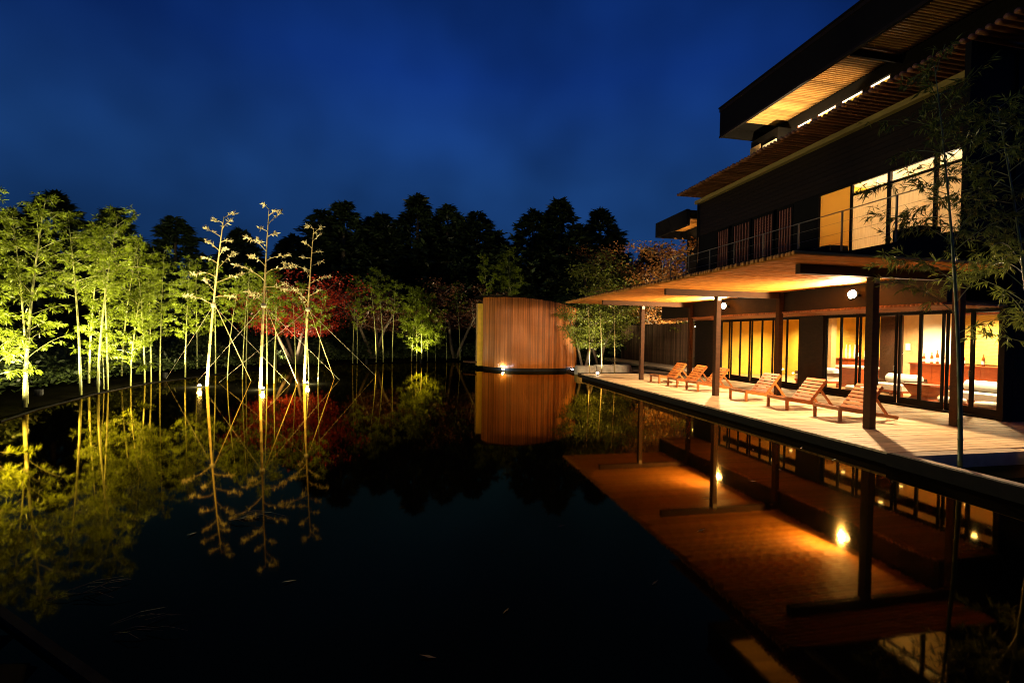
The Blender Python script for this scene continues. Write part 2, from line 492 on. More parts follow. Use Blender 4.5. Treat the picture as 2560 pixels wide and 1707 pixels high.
def deck_lamp(x, y, which):
    r = empty("canopy_lamp", (x, y, 3.22), "glaring floodlight under the canopy, %s" % which, "lamp", "lamps under the terrace canopy")
    MB().box(x+.092, x+.213, y-.03, y+.03, 2.93, 2.99).build("arm", "black_metal", r)
    MB().tube([(x+.09, y, 2.955), (x+.05, y, 2.96), (x+.012, y, 2.97)], [.03, .09, .15], 16).build("reflector", "black_metal", r, True)
    MB().tube([(x+.011, y, 2.97), (x-.02, y, 2.97), (x-.035, y, 2.965)], [.105, .10, .04], 16).build("bulb", "bulb_warm", r, True)
    spot_light("lamp_light", (x-.13, y, 2.955), (x-4.13, y, 2.6), 2150, WARM, 176, .1, .05, r)
deck_lamp(10.27, 9.32, "between the two posts closer to the planter")
deck_lamp(10.27, 14.15, "beside the farther loungers")

# ------------------------------------------------------------------ lodge
def make_lodge():
    Y0, Y1 = 7.42, 18.7
    lod = empty("lodge", (12.2, 13, .19), "dark three storey timber lodge with lit rooms behind glass doors", "building")
    B = lambda *a: MB().box(*a)
    # balcony front and soffit over the doors
    B(10.485, 10.60, Y0, Y1, 2.672, 4.10).build("balcony_front", "dark_timber", lod)
    B(10.605, 12.13, Y0, Y1, 3.95, 4.10).build("balcony_floor", "dark_timber", lod)
    sof = B(10.605, 12.13, Y0, Y1, 2.69, 2.72).build("door_soffit", "dark_timber", lod)
    pm = [pole_mesh("bamboo_pole", "bamboo_eave", 1.75, .030, 'X', s+20) for s in range(3)]
    rg = random.Random(9); y = Y0+.05
    while y < Y1-.03:
        inst("bamboo_pole", pm[rg.randrange(3)], (10.40+rg.uniform(-.01, .01), y, 2.638), sof, (rg.uniform(0, 6), 0, 0)); y += .095
    # ground floor
    B(12.14, 12.30, Y0, 18.7, 2.605, 3.0).build("door_header", "black_timber", lod)
    B(12.14, 12.30, 11.97, 12.85, .19, 2.60).build("wall_pier", "dark_timber", lod)
    B(12.14, 12.30, 16.97, 18.70, .19, 2.60).build("wall_pier", "dark_timber", lod)
    B(12.05, 12.30, 7.42, 7.53, .19, 2.60).build("wall_pier", "black_timber", lod)
    B(12.10, 12.34, 7.53, 18.68, .191, .235).build("door_sill", "black_timber", lod)
    def leaf_row(ya, yb, n, handles):
        w = (yb-ya)/n
        for i in range(n):
            a, b = ya+i*w+.004, ya+(i+1)*w-.004
            x = 12.17 + (.05 if i % 2 else 0)
            d = MB().box(x, x+.045, a, a+.05, .24, 2.595).box(x, x+.045, b-.05, b, .24, 2.595)
            d.box(x, x+.045, a+.0505, b-.0505, .24, .40).box(x, x+.045, a+.0505, b-.0505, 2.535, 2.595)
            d = d.build("glass_door", "black_timber", lod)
            B(x+.018, x+.026, a+.0505, b-.0505, .40, 2.535).build("pane", "window_glass", d)
            if i in handles:
                MB().box(x-.05, x-.001, a+.02, a+.035, 1.20, 1.215).box(x-.05, x-.035, a+.02, a+.035, 1.08, 1.1995).build("handle", "steel", d)
    leaf_row(7.55, 11.95, 8, (1, 4))
    leaf_row(12.87, 16.95, 7, (1, 2, 5))
    B(12.31, 17.0, 7.55, 18.60, .10, .212).build("room_floor", "floor_wood", lod)
    B(12.31, 17.0, 7.55, 18.60, 2.86, 2.95).build("room_ceiling", "white_plaster", lod)
    B(16.55, 16.72, 13.25, 18.60, .213, 2.855).build("back_wall", "ochre_plaster", lod)
    B(16.55, 16.72, 12.45, 13.245, .213, 2.855).build("back_wall", "tan_plaster", lod)
    B(16.55, 16.72, 7.55, 12.445, .213, 2.855).build("back_wall", "white_plaster", lod)
    B(12.31, 17.0, 18.61, 18.70, .10, 2.95).build("end_wall", "ochre_plaster", lod)
    B(12.31, 19.5, 7.42, 7.545, .10, 4.0).build("end_wall", "black_timber", lod)
    B(14.3, 14.55, 11.45, 11.98, .213, 2.855).build("room_pier", "brown_timber", lod)
    B(15.2, 15.42, 14.6, 15.5, .213, 2.855).build("room_pier", "tan_plaster", lod)
    B(16.52, 16.549, 12.78, 12.93, 1.55, 1.78).build("switch_plate", "paper", lod)
    B(13.6, 13.72, 7.55, 18.6, 2.60, 2.858).build("ceiling_beam", "black_timber", lod)
    # first upper storey
    XW = 12.2
    def wall(a, b, z0, z1, m="black_timber"): B(XW, XW+.16, a, b, z0, z1).build("upper_wall", m, lod)
    wall(Y0, Y1, 6.42, 8.02); wall(Y0, 8.30, 4.10, 6.42); wall(12.28, 13.30, 4.10, 6.42); wall(17.36, Y1, 4.10, 6.42)
    wall(8.30, 12.28, 4.10, 4.35); wall(Y0, Y1, 3.0, 4.10)
    B(12.0, 12.19, 7.72, Y1+.05, 7.88, 8.03).build("eave_plate", "strip_timber", lod)
    k = 0; z = 6.44
    while z < 7.86:
        MB().box(XW-.022+.003*(k % 2), XW-.001, 7.6, Y1, z, z+.150).build("cladding_board", "dark_timber", lod); z += .158; k += 1
    # windows with frosted panes
    cuts = [(11.20, 12.25), (10.12, 11.14), (8.98, 10.04), (8.33, 8.90)]
    for i, (a, b) in enumerate(cuts):
        fr = MB().box(XW-.03, XW+.05, a-.045, a, 4.355, 6.41).box(XW-.03, XW+.05, b, b+.035, 4.355, 6.41)
        fr.box(XW-.028, XW+.05, a, b, 4.355, 4.43).box(XW-.028, XW+.05, a, b, 6.36, 6.41)
        if i in (1, 2, 3): fr.box(XW-.028, XW+.05, a, b, 6.04, 6.10)
        fr = fr.build("window", "dark_timber", lod)
        B(XW+.02, XW+.03, a, b, 4.43, 6.36 if i == 0 else 6.04).build("pane", "ochre_blind" if i == 0 else "frosted_glass", fr)
        if i: B(XW+.02, XW+.03, a, b, 6.10, 6.36).build("transom_pane", "window_glass", fr)
    B(12.37, 15.5, 8.2, 12.5, 4.0, 4.05).build("upper_floor", "floor_wood", lod)
    B(15.4, 15.5, 8.2, 12.5, 4.06, 6.8).build("upper_back_wall", "ochre_plaster", lod)
    B(12.37, 15.39, 12.4, 12.5, 4.06, 6.8).build("upper_side_wall", "ochre_plaster", lod)
    B(12.37, 15.39, 8.2, 8.29, 4.06, 6.8).build("upper_side_wall", "white_plaster", lod)
    B(12.37, 15.5, 8.2, 12.5, 6.81, 6.9).build("upper_ceiling", "white_plaster", lod)
    # lattice bays
    for (a, b) in ((16.62, 17.32), (15.38, 16.32), (14.22, 15.17), (13.36, 13.95)):
        fr = MB().box(XW-.02, XW+.06, a-.05, a, 4.105, 6.41).box(XW-.02, XW+.06, b, b+.05, 4.105, 6.41).box(XW-.02, XW+.06, a, b, 6.33, 6.41).build("lattice_screen", "black_timber", lod)
        n = max(5, int((b-a)/.135)); sm = MB().box(0, .05, -.022, .022, 4.105, 6.329).mesh("slat", "lattice_wood")
        for k in range(n): inst("slat", sm, (XW-.01, a+(k+.5)*(b-a)/n, 0), fr)
        if a in (14.22, 13.36):
            for k in range(6): B(XW+.045, XW+.075, a, b, 5.70+k*.10, 5.745+k*.10).build("rail", "lattice_wood", fr)
    B(XW+.5, XW+.6, 13.2, 17.4, 4.0, 6.6).build("lattice_room_wall", "dark_timber", lod)
    # eave over the first upper storey
    ev = B(11.2, 12.19, 4.2, 18.3, 8.22, 8.27).build("lower_eave", "black_timber", lod)
    pe = [pole_mesh("bamboo_pole", "bamboo_eave", 1.6, .052, 'X', s+30) for s in range(3)]
    y = 4.3; rg = random.Random(4)
    while y < 18.45:
        inst("bamboo_pole", pe[rg.randrange(3)], (10.98+rg.uniform(-.03, .03), y, 8.15), ev, (rg.uniform(0, 6), 0, 0)); y += .152
    B(10.98, 16.5, 7.46, 7.57, 3.9, 8.05).build("wing_wall", "black_timber", lod)
    # top storey and roof
    X3 = 14.2
    wins = [(14.74, 15.42), (13.71, 14.49), (12.71, 13.52), (11.80, 12.49)]
    edges = [Y0] + [v for w in reversed(wins) for v in w] + [17.2]
    for k in range(0, len(edges), 2):
        B(X3, X3+.15, edges[k], edges[k+1], 8.28, 10.18).build("top_wall", "black_timber" , lod)
    B(X3, X3+.15, 4.0, 17.2, 10.185, 10.56).build("top_wall", "black_timber", lod)
    B(X3+.01, X3+.15, 16.55, 17.18, 8.28, 9.835).build("top_wall_plaster", "tan_plaster", lod) if False else None
    for (a, b) in wins:
        fr = MB().box(X3+.02, X3+.08, a, a+.04, 8.3, 10.17).box(X3+.02, X3+.08, b-.04, b, 8.3, 10.17).build("top_window", "lattice_wood", lod)
        for k in range(1, 5): B(X3+.10, X3+.13, a+k*(b-a)/5-.015, a+k*(b-a)/5+.015, 8.3, 10.04).build("slat", "lattice_wood", fr)
        B(X3+.02, X3+.05, a+.041, b-.041, 10.11, 10.145).build("light_strip", "tube_warm", fr)
    B(X3+.7, X3+.8, 10.8, 16.1, 8.28, 10.5).build("top_back_wall", "ochre_plaster", lod)
    B(X3+.16, X3+.69, 10.8, 10.9, 8.28, 10.5).build("top_side_wall", "ochre_plaster", lod)
    B(X3+.155, X3+.69, 10.95, 16.1, 10.45, 10.5).build("top_ceiling", "white_plaster", lod)
    # glazed corner below the roof end
    B(13.55, 13.599, 16.62, 17.18, 8.3, 9.9).build("corner_panel", "tan_plaster", lod)
    B(13.55, 13.599, 15.75, 16.45, 8.3, 9.75).build("corner_panel", "white_plaster", lod)
    B(13.60, 14.195, 15.7, 17.19, 8.28, 10.2).build("corner_bay", "black_timber", lod)
    rf = MB().box(12.18, 12.30, 3.0, 17.32, 10.30, 11.50).box(12.305, 16.5, 17.18, 17.30, 10.30, 11.5).box(12.305, 16.5, 3.0, 17.175, 10.66, 10.8)
    rf = rf.build("main_roof", "black_timber", lod)
    MB().box(12.12, 16.6, 2.9, 17.36, 11.505, 11.56).build("roof_cover", "black_timber", rf)
    MB().box(12.155, 12.178, 3.0, 17.34, 11.36, 11.50).build("flashing", "dark_timber", rf)
    MB().box(12.16, 12.179, 3.0, 17.33, 10.28, 10.36).build("drip_edge", "dark_timber", rf)
    MB().tube([(12.08, 18.6, 2.75), (12.08, 18.6, 7.86)], .035, 8).build("downpipe", "black_metal", lod)
    pr = [pole_mesh("bamboo_pole", "bamboo_pale", 1.86, .040, 'X', s+40) for s in range(3)]
    y = 4.0
    while y < 16.42:
        inst("bamboo_pole", pr[rg.randrange(3)], (12.32, y, 10.605), rf, (rg.uniform(0, 6), 0, 0)); y += .098
    B(12.35, 14.19, 11.44, 11.50, 10.30, 10.52).build("light_cut_fin", "black_timber", lod)  # added fin that cuts off the uplight along the soffit
    # balcony rail
    rl = MB().bar((10.54, Y0, 5.17), (10.54, Y1, 5.17), .03, .02, (1, 0, 0)).build("balcony_rail", "steel", lod)
    for z in (4.35, 4.62, 4.90): MB().tube([(10.54, Y0, z), (10.54, Y1, z)], .004, 5).build("cable", "steel", rl)
    y = 8.53
    while y < Y1:
        B(10.52, 10.56, y-.015, y+.015, 4.105, 5.16).build("rail_post", "steel", rl); y += 1.375
    # lamps that belong to the rooms
    def down(x, y, z, p, c=(1, .74, .42), nm="downlight"):
        d = MB().lathe((x, y, z-.012), [(.055, 0), (.055, .011)], 12).build(nm, "bulb_down", lod)
        spot_light("downlight_beam", (x, y, z-.03), (x, y, 0), p, c, 150, .8, .05, lod)
    for (x, y, p) in ((13.2, 8.6, 900), (15.5, 10.3, 1500), (15.3, 12.0, 1200), (13.2, 10.9, 900), (14.8, 13.6, 1300), (13.4, 15.4, 1400), (15.4, 16.6, 2000)):
        down(x, y, 2.859, p)
    point_light("assumed_room_lamp", (12.85, 9.35, 5.85), 260, (1, .80, .55), .12, lod)  # unseen lamp, assumed from the white glow in the panes
    MB().lathe((12.85, 9.25, 5.90), [(.02, 0), (.08, .03), (.09, .10), (.02, .16), (.01, .9)], 12).build("assumed_pendant", "tube_warm", lod, True)
    point_light("assumed_side_room_lamp", (13.6, 11.6, 6.1), 170, (1, .74, .40), .1, lod)  # unseen lamp, assumed behind the lit ochre blind
    MB().lathe((13.6, 11.6, 6.15), [(.02, 0), (.07, .03), (.07, .1), (.01, .14), (.01, .65)], 12).build("assumed_pendant", "tube_warm", lod, True)
    for y in (12.0, 14.4): point_light("cove_light", (14.6, y+.4, 9.9), 22, (1, .78, .45), .1, lod)
    spot_light("assumed_eave_uplight", (13.2, 14.9, 8.5), (13.2, 15.0, 10.6), 760, (1, .76, .40), 112, .15, .04, lod)  # unseen uplight, assumed from the lit soffit above
    for y in (15.0,): MB().lathe((13.2, y-.1, 8.28), [(.05, 0), (.06, .14)], 10).build("assumed_uplight_can", "black_metal", lod)  # can of the assumed eave uplight
    for (x0, x1, y0, y1) in ((10.9, 11.6, 11.3, 12.4), (10.9, 11.5, 10.6, 11.1), (10.9, 11.5, 8.3, 8.9)):
        B(x0, x1, y0, y1, 4.105, 4.46).build("balcony_box", "black_timber", lod)
make_lodge()

# lodge wing farther along
def far_wing():
    r = empty("lodge_wing", (17, 29, 0), "far wing of the lodge with a lit bamboo soffit under its dark roof edge", "building")
    MB().box(15.2, 15.4, 24.5, 28.2, 8.5, 9.45).box(15.405, 21, 28.0, 28.2, 8.5, 9.45).box(15.405, 21, 24.5, 27.99, 9.2, 9.4).build("roof", "black_timber", r)
    pm = pole_mesh("bamboo_pole", "bamboo_honey", 1.6, .045, 'X', 77)
    for k in range(28): inst("bamboo_pole", pm, (15.42, 24.7+k*.11, 8.95), r)
    MB().box(17.05, 20, 22, 27.4, 0, 8.9).build("wall", "black_timber", r)
    for y in (24.2, 25.4):
        w = MB().box(17.0, 17.049, y, y+.8, 6.6, 8.2).build("window", "tan_plaster", r)
        for k in range(5): MB().box(16.96, 16.999, y+.06+k*.16, y+.10+k*.16, 6.6, 8.2).build("slat", "lattice_wood", w)
    MB().lathe((16.2, 26.4, 7.9), [(.05, 0), (.06, .12)], 10).build("assumed_uplight_can", "black_metal", r)  # can and bracket of an assumed, unseen uplight
    MB().bar((16.2, 26.4, 7.93), (17.05, 26.4, 7.93), .04, .03).build("bracket", "black_metal", r)
    spot_light("assumed_wing_uplight", (16.2, 26.4, 8.05), (16.3, 26.2, 9), 45, (1, .70, .34), 150, .4, .04, r)  # uplight assumed from the wing's lit soffit
far_wing()

# ------------------------------------------------------------------ fence and path beyond the lodge
def fence():
    r = empty("board_fence", (14.4, 26, 0), "tall dark vertical board fence beyond the end of the lodge", "fence")
    rg = random.Random(6)
    bm_ = [MB().box(0, .025, -.052, .052, .19, h).mesh("board", "fence_timber") for h in (2.645, 2.65, 2.655)]
    y = 18.75; 
    while y < 31.5:
        inst("board", bm_[rg.randrange(3)], (14.4+rg.uniform(-.004, .004), y, 0), r); y += .112
    MB().box(14.44, 14.50, 18.75, 31.5, .15, 2.62).build("rail", "black_timber", r)
    MB().box(14.36, 14.48, 18.72, 31.5, 2.66, 2.69).build("capping", "dark_timber", r)
    p = MB().box(12.6, 14.35, 18.95, 33, -.3, .235).build("path", "concrete")
    tag(p, "pale paved path running beside the board fence", "path", kind="structure")
fence()

def assumed_path_lamp():
    x, y, z = 12.22, 18.70, 2.35
    r = empty("assumed_wall_lamp", (x, y, z), "assumed small wall lamp on the lodge end, added to light the path and fence", "lamp")  # assumed lamp hidden behind the post, added to brighten fence and path
    MB().box(x-.05, x+.05, y+.002, y+.02, z-.08, z+.08).build("back_plate", "black_metal", r)
    MB().box(x-.04, x+.04, y+.021, y+.16, z+.05, z+.07).build("hood", "black_metal", r)
    MB().lathe((x, y+.09, z-.03), [(.01, 0), (.03, .02), (.03, .06), (.01, .075)], 10).build("bulb", "bulb_warm", r, True)
    spot_light("assumed_wall_lamp_beam", (x+.03, y+.16, z-.06), (14.4, 22.5, 1.2), 1100, WARM, 130, .5, .04, r)
assumed_path_lamp()

def stone(x, y, sx, sy, h, seed, label):
    rg = random.Random(seed); b = MB()
    n = 10; rings = []
    for k, (f, z) in enumerate(((1.0, -.2), (1.0, h*.55), (.96, h*.93), (.80, h))):
        ring = []
        for j in range(n):
            th = 2*math.pi*j/n
            c, s_ = math.cos(th), math.sin(th)
            q = 1/max(abs(c), abs(s_))*.5
            q = q*.8+.5*.2
            ring.append((x+c*q*sx*f*rg.uniform(.95, 1.04), y+s_*q*sy*f*rg.uniform(.95, 1.04), z*rg.uniform(.97, 1.03)))
        rings.append(ring)
    for ring in rings: b.v += ring
    for k in range(3):
        for j in range(n):
            i0 = k*n+j; i1 = k*n+(j+1) % n
            b.f.append((i0, i1, i1+n, i0+n))
    b.f.append(tuple(3*n+j for j in range(n)))
    tag(b.build("stone_block", "stone"), label, "stone", "stone blocks at the far end of the deck")
stone(7.75, 20.95, 1.0, .7, .42, 1, "squared pale stone block by the water, closest to the round pavilion")
stone(8.75, 21.1, .95, .7, .46, 2, "squared pale stone block, middle one of three past the deck end")
stone(9.72, 21.2, .95, .7, .46, 3, "squared pale stone block, closest to the path of three past the deck")
def far_bed():
    r = empty("gravel_bed", (8.3, 19.8, 0), "low kerbed gravel bed holding slim bamboo at the deck end", "planter")
    MB().box(6.95, 12.4, 18.91, 18.98, -.3, .21).build("kerb", "concrete", r)
    MB().box(7.3, 12.4, 18.985, 22.5, -.3, .10).build("bed", "soil", r)
    MB().box(8.6, 12.4, 22.505, 22.6, -.3, .20).build("kerb", "wet_stone", r)
far_bed()

# ------------------------------------------------------------------ round pavilion on the pond
def pavilion():
    cx, cy, ax, ay = 5.80, 24.55, 2.62, 2.15
    r = empty("round_pavilion", (cx, cy, 0), "curved pavilion clad in upright bamboo poles standing in the pond", "pavilion")
    def pt(a, k=1.0): return (cx+ax*k*math.sin(a), cy-ay*k*math.cos(a))
    def top(x): 
        t = (x-(cx-ax))/(2*ax)
        return 3.86 - .36*t - .22*t*t*t
    # arc length spaced poles
    A = np.linspace(R(-86), R(112), 2000)
    X = cx+ax*np.sin(A); Y = cy-ay*np.cos(A)
    s = np.concatenate([[0], np.cumsum(np.hypot(np.diff(X), np.diff(Y)))])
    n = int(s[-1]/.0515)
    ang = np.interp(np.linspace(0, s[-1], n), s, A)
    wallm = MB(); prev = None
    for a in np.linspace(R(-86), R(112), 60):
        p = pt(a, .982); i = len(wallm.v)
        wallm.v += [(p[0], p[1], .16), (p[0], p[1], top(p[0])-.05)]
        if prev is not None: wallm.f.append((prev, i, i+1, prev+1))
        prev = i
    wallm = wallm.build("screen_wall", "black_timber", r)
    rg = random.Random(12)
    ms = [pole_mesh("bamboo_pole", "bamboo_screen", 1.0, .0245, 'Z', s+60, 7, .12) for s in range(4)]
    for a in ang:
        x, y = pt(a)
        inst("bamboo_pole", ms[rg.randrange(4)], (x, y, .16), wallm, (rg.uniform(-.002, .002), rg.uniform(-.002, .002), rg.uniform(0, 6)), scale=(1, 1, top(x)-.16+rg.uniform(-.008, .008)))
    # base ring, recessed
    b = MB(); prev = None
    for a in np.linspace(-math.pi, math.pi, 73):
        p = pt(a, .972); i = len(b.v)
        b.v += [(p[0], p[1], -.4), (p[0], p[1], .158), (cx, cy, .158)]
        if prev is not None: b.f += [(prev, i, i+1, prev+1), (prev+1, i+1, i+2)]
        prev = i
    b.build("base", "black_metal", r)
    # inner wall behind the screen and its roof
    w = MB(); prev = None
    for a in np.linspace(R(112), R(360-80), 40):
        p = pt(a, .96); i = len(w.v); q = (p[0]-(.42 if a > R(200) else 0), p[1]+.3)
        w.v += [(q[0], q[1], .16), (q[0], q[1], 3.52)]
        if prev is not None: w.f.append((prev, i, i+1, prev+1))
        prev = i
    w.build("inner_wall", "tan_plaster", r)
    MB().box(2.88, 3.22, 24.35, 24.45, .16, 3.50).build("return_wall", "ochre_plaster", r)
    rf = MB(); ring = []
    N = 64
    for zz in (0.0, .05):
        for j in range(N):
            a = 2*math.pi*j/N; p = pt(a, 1.035); x = p[0]
            ext = -.55 if math.sin(a) < -.55 else 0
            rf.v.append((x+ext*.6, p[1]+.05, top(x)+.005+zz+(.0 if math.sin(a) > -.55 else -.02)))
    for j in range(N): rf.f.append((j, (j+1) % N, N+(j+1) % N, N+j))
    rf.f.append(tuple(range(N, 2*N))); rf.f.append(tuple(reversed(range(N))))
    rf.build("roof", "black_timber", r)
    # step at the entrance
    st = MB().lathe((2.95, 25.2, .30), [(.75, 0), (.75, .08)], 24).build("entrance_step", "brown_timber", r)
    for a in (R(-41), R(50)):
        x, y = pt(a, 1.012)
        MB().box(x-.06, x+.06, y-.03, y+.01, .06, .10).build("water_light", "bulb_white", r)
    x, y = pt(R(-41), 1.05); point_light("water_light_glow", (x, y-.05, .14), 34, (.62, .80, 1), .03, r)
    x, y = pt(R(50), 1.05); point_light("water_light_glow", (x, y-.05, .12), 1.5, (.75, .86, 1), .03, r)
pavilion()

# ------------------------------------------------------------------ loungers
def make_lounger(y, i):
    labels = ["slatted wooden lounger at the far end of the row, beside the gravel bed",
              "slatted wooden lounger second from the far end of the row",
              "slatted wooden lounger partly behind a canopy post, third from the far end",
              "slatted wooden lounger just after the post, third from the planter bed",
              "pale lit slatted lounger second from the planter bed",
              "slatted wooden lounger closest to the planter bed, cut by a dark post"]
    r = empty("sun_lounger", (8.36, y, .19), labels[i], "lounger", "wooden loungers in a row on the deck", (.02, -.03, .015, .03, -.02, .01)[i])
    return r
def lounger_parts():
    P = {}
    W = .30
    for s, n in ((-1, 0), (1, 1)):
        P["side_rail%d" % n] = MB().bar((0, s*W, .265), (1.50, s*W, .045), .035, .075).mesh("side_rail", "teak")
        P["leg%d" % n] = MB().box(.0, .065, s*W-.0182, s*W+.0182, 0, .235).mesh("leg", "teak")
        P["back_stile%d" % n] = MB().bar((.70, s*(W-.045), .19), (1.13, s*(W-.045), .69), .04, .06).mesh("back_stile", "teak")
        P["prop%d" % n] = MB().bar((.98, s*(W-.09), .50), (1.35, s*(W-.09), .075), .03, .05).mesh("prop", "teak")
    P["front_rail"] = MB().box(.001, .04, -W+.0186, W-.0186, .225, .298).mesh("front_rail", "teak")
    P["rear_rail"] = MB().box(1.40, 1.45, -W+.018, W-.018, .025, .085).mesh("rear_rail", "teak")
    for k in range(8):
        x = .085+k*.083; z = .265-.1467*x+.042
        P["seat_slat%d" % k] = MB().bar((x-.031, 0, z+.005), (x+.031, 0, z-.005), 2*W-.04, .016).mesh("seat_slat", "teak")
    for k in range(7):
        t = .05+k*.15; c = Vector((.70+.43*t, 0, .19+.50*t)); d = Vector((.43, 0, .5)).normalized()
        P["back_slat%d" % k] = MB().bar(tuple(c-d*.034+Vector((-.03, 0, .026))), tuple(c+d*.034+Vector((-.03, 0, .026))), 2*W-.05, .016).mesh("back_slat", "teak")
    return P
_LP = lounger_parts()
for i, y in enumerate((15.37, 14.17, 13.02, 10.88, 9.49, 8.12)):
    r = make_lounger(y, i)
    for k, me in _LP.items():
        inst(k.rstrip("0123456789"), me, (0, 0, 0), r, local=True)

# ------------------------------------------------------------------ furniture in the lounge
def sofa(x, y, rz, L, label):
    r = empty("sofa", (x, y, .212), label, "sofa", "white cushioned sofas in the lounge", rz)
    MB().box(-.42, .42, -L/2, L/2, .16, .22).build("seat_frame", "counter_wood", r, local=True)
    for sx in (-.36, .36):
        for sy in (-L/2+.06, L/2-.06): MB().box(sx-.03, sx+.03, sy-.03, sy+.03, 0, .159).build("leg", "counter_wood", r, local=True)
    c = MB().bar((0, -L/2+.02, .30), (0, L/2-.02, .30), .80, .16, (1, 0, 0)).build("seat_cushion", "white_fabric", r, local=True)
    b = MB().tube([(.28, -L/2+.04, .52), (.28, -L/2+.06, .52), (.28, L/2-.06, .52), (.28, L/2-.04, .52)], [.10, .145, .145, .10], 16).build("bolster", "white_fabric", r, True, local=True)
    MB().box(.425, .465, -L/2, L/2, .16, .56).build("back_board", "brown_timber", r, local=True)
    for s in (-1, 1): MB().box(-.35, .42, s*(L/2+.025)-.02, s*(L/2+.025)+.02, .40, .50).build("armrest", "brown_timber", r, local=True)
sofa(13.75, 11.0, 0, 1.0, "white bolster sofa in front of the brown pier inside the lounge")
sofa(13.75, 8.75, 0, 1.4, "long white bolster sofa behind the doors closest to the planter")
sofa(13.75, 13.75, 0, 1.1, "white bolster sofa facing the ochre wall bay, seen past two loungers")
def low_table():
    r = empty("low_table", (13.15, 9.78, .212), "flared dark wooden low table between two white sofas", "table")
    MB().box(12.85, 13.45, 9.42, 10.14, .68, .72).build("top", "counter_wood", r)
    b = MB(); i = 0
    for (hx, hy, z) in ((.28, .34, .679), (.16, .20, .40), (.27, .32, .213)):
        b.v += [(13.15-hx, 9.78-hy, z), (13.15+hx, 9.78-hy, z), (13.15+hx, 9.78+hy, z), (13.15-hx, 9.78+hy, z)]
    for k in range(2):
        for j in range(4): b.f.append((k*4+j, k*4+(j+1) % 4, k*4+4+(j+1) % 4, k*4+4+j))
    b.build("pedestal", "counter_wood", r)
low_table()
def stool(x, y, label):
    r = empty("floor_stool", (x, y, .212), label, "stool", "low white cushioned stools in the lounge")
    MB().box(x-.24, x+.24, y-.24, y+.24, .213, .36).build("base", "counter_wood", r)
    MB().lathe((x, y, .361), [(.20, 0), (.26, .02), (.27, .07), (.24, .11), (.05, .13)], 16).build("cushion", "white_fabric", r, True)
stool(12.85, 8.15, "low white stool just inside the door closest to the planter")
stool(12.9, 8.95, "low white stool beside the flared table")
stool(12.95, 11.55, "low white stool by the wall pier between the door bays")
def dining(x, y, label):
    r = empty("dining_table", (x, y, .212), label, "table")
    MB().box(x-.4, x+.4, y-.75, y+.75, .90, .96).build("top", "white_fabric", r)
    for s in (-.6, .6): MB().box(x-.3, x+.3, y+s-.04, y+s+.04, .213, .899).build("trestle", "counter_wood", r)
dining(14.9, 13.0, "white topped table in front of the sake bottle counter")
def counter(x, ya, yb, label):
    r = empty("bar_counter", (x, (ya+yb)/2, .212), label, "counter")
    n = max(2, int((yb-ya)/.55)); w = (yb-ya)/n
    for k in range(n): MB().box(x, x+.03, ya+k*w+.004, ya+(k+1)*w-.004, .28, 1.13).build("panel", "counter_wood", r)
    MB().box(x+.031, x+.5, ya, yb, .213, 1.13).build("body", "counter_wood", r)
    MB().box(x-.04, x+.52, ya-.02, yb+.02, 1.1305, 1.17).build("top", "counter_wood", r)
counter(15.6, 9.5, 12.05, "red brown bar counter with whisky bottles, under the reed blind")
counter(15.9, 13.35, 15.15, "red brown counter carrying tall pale sake bottles")
def bottle(x, y, z, h, mat, label, grp):
    r = empty("bottle", (x, y, z), label, "bottle", grp)
    MB().lathe((x, y, z), [(.036, 0), (.04, .01), (.04, h*.55), (.034, h*.66), (.014, h*.78), (.013, h*.95)], 10).build("body", mat, r, True)
    MB().lathe((x, y, z+h*.951), [(.016, 0), (.016, h*.05)], 8).build("cap", "black_metal" if mat == "amber_glass" else "paper", r)
    MB().lathe((x, y, z+h*.15), [(.0412, 0), (.0412, h*.28)], 10).build("paper_label", "paper", r)
for k, y in enumerate((11.75, 11.55, 11.42, 11.2, 10.98, 10.72, 10.45, 10.2)):
    bottle(15.75+.04*(k % 3), y, 1.1705, (.30, .34, .42, .36, .28, .33, .30, .35)[k], "amber_glass", "amber whisky bottle on the bar counter, %s from the wall plate side" % ORD[k], "whisky bottles on the bar")
for k, y in enumerate((14.95, 14.78, 14.6, 14.42, 14.25, 14.0, 13.8, 13.6)):
    bottle(16.05+.03*(k % 2), y, 1.1705, .52 if k != 5 else .46, "pale_glass" if k not in (4, 6) else "amber_glass", "tall sake bottle on the back counter, %s from the ochre wall end" % ORD[k], "sake bottles on the counter")
def reed_blind():
    r = empty("reed_blind", (16.5, 11.0, 1.3), "yellow reed blind hung on the back wall above the bar", "blind")
    sm = MB().box(16.50, 16.515, 9.0, 11.45, -.018, .018).mesh("reed", "blind_reed")
    for k in range(36): inst("reed", sm, (0, 0, 1.22+k*.041), r)
    MB().box(16.49, 16.53, 8.98, 11.47, 2.70, 2.76).build("head_rail", "counter_wood", r)
reed_blind()

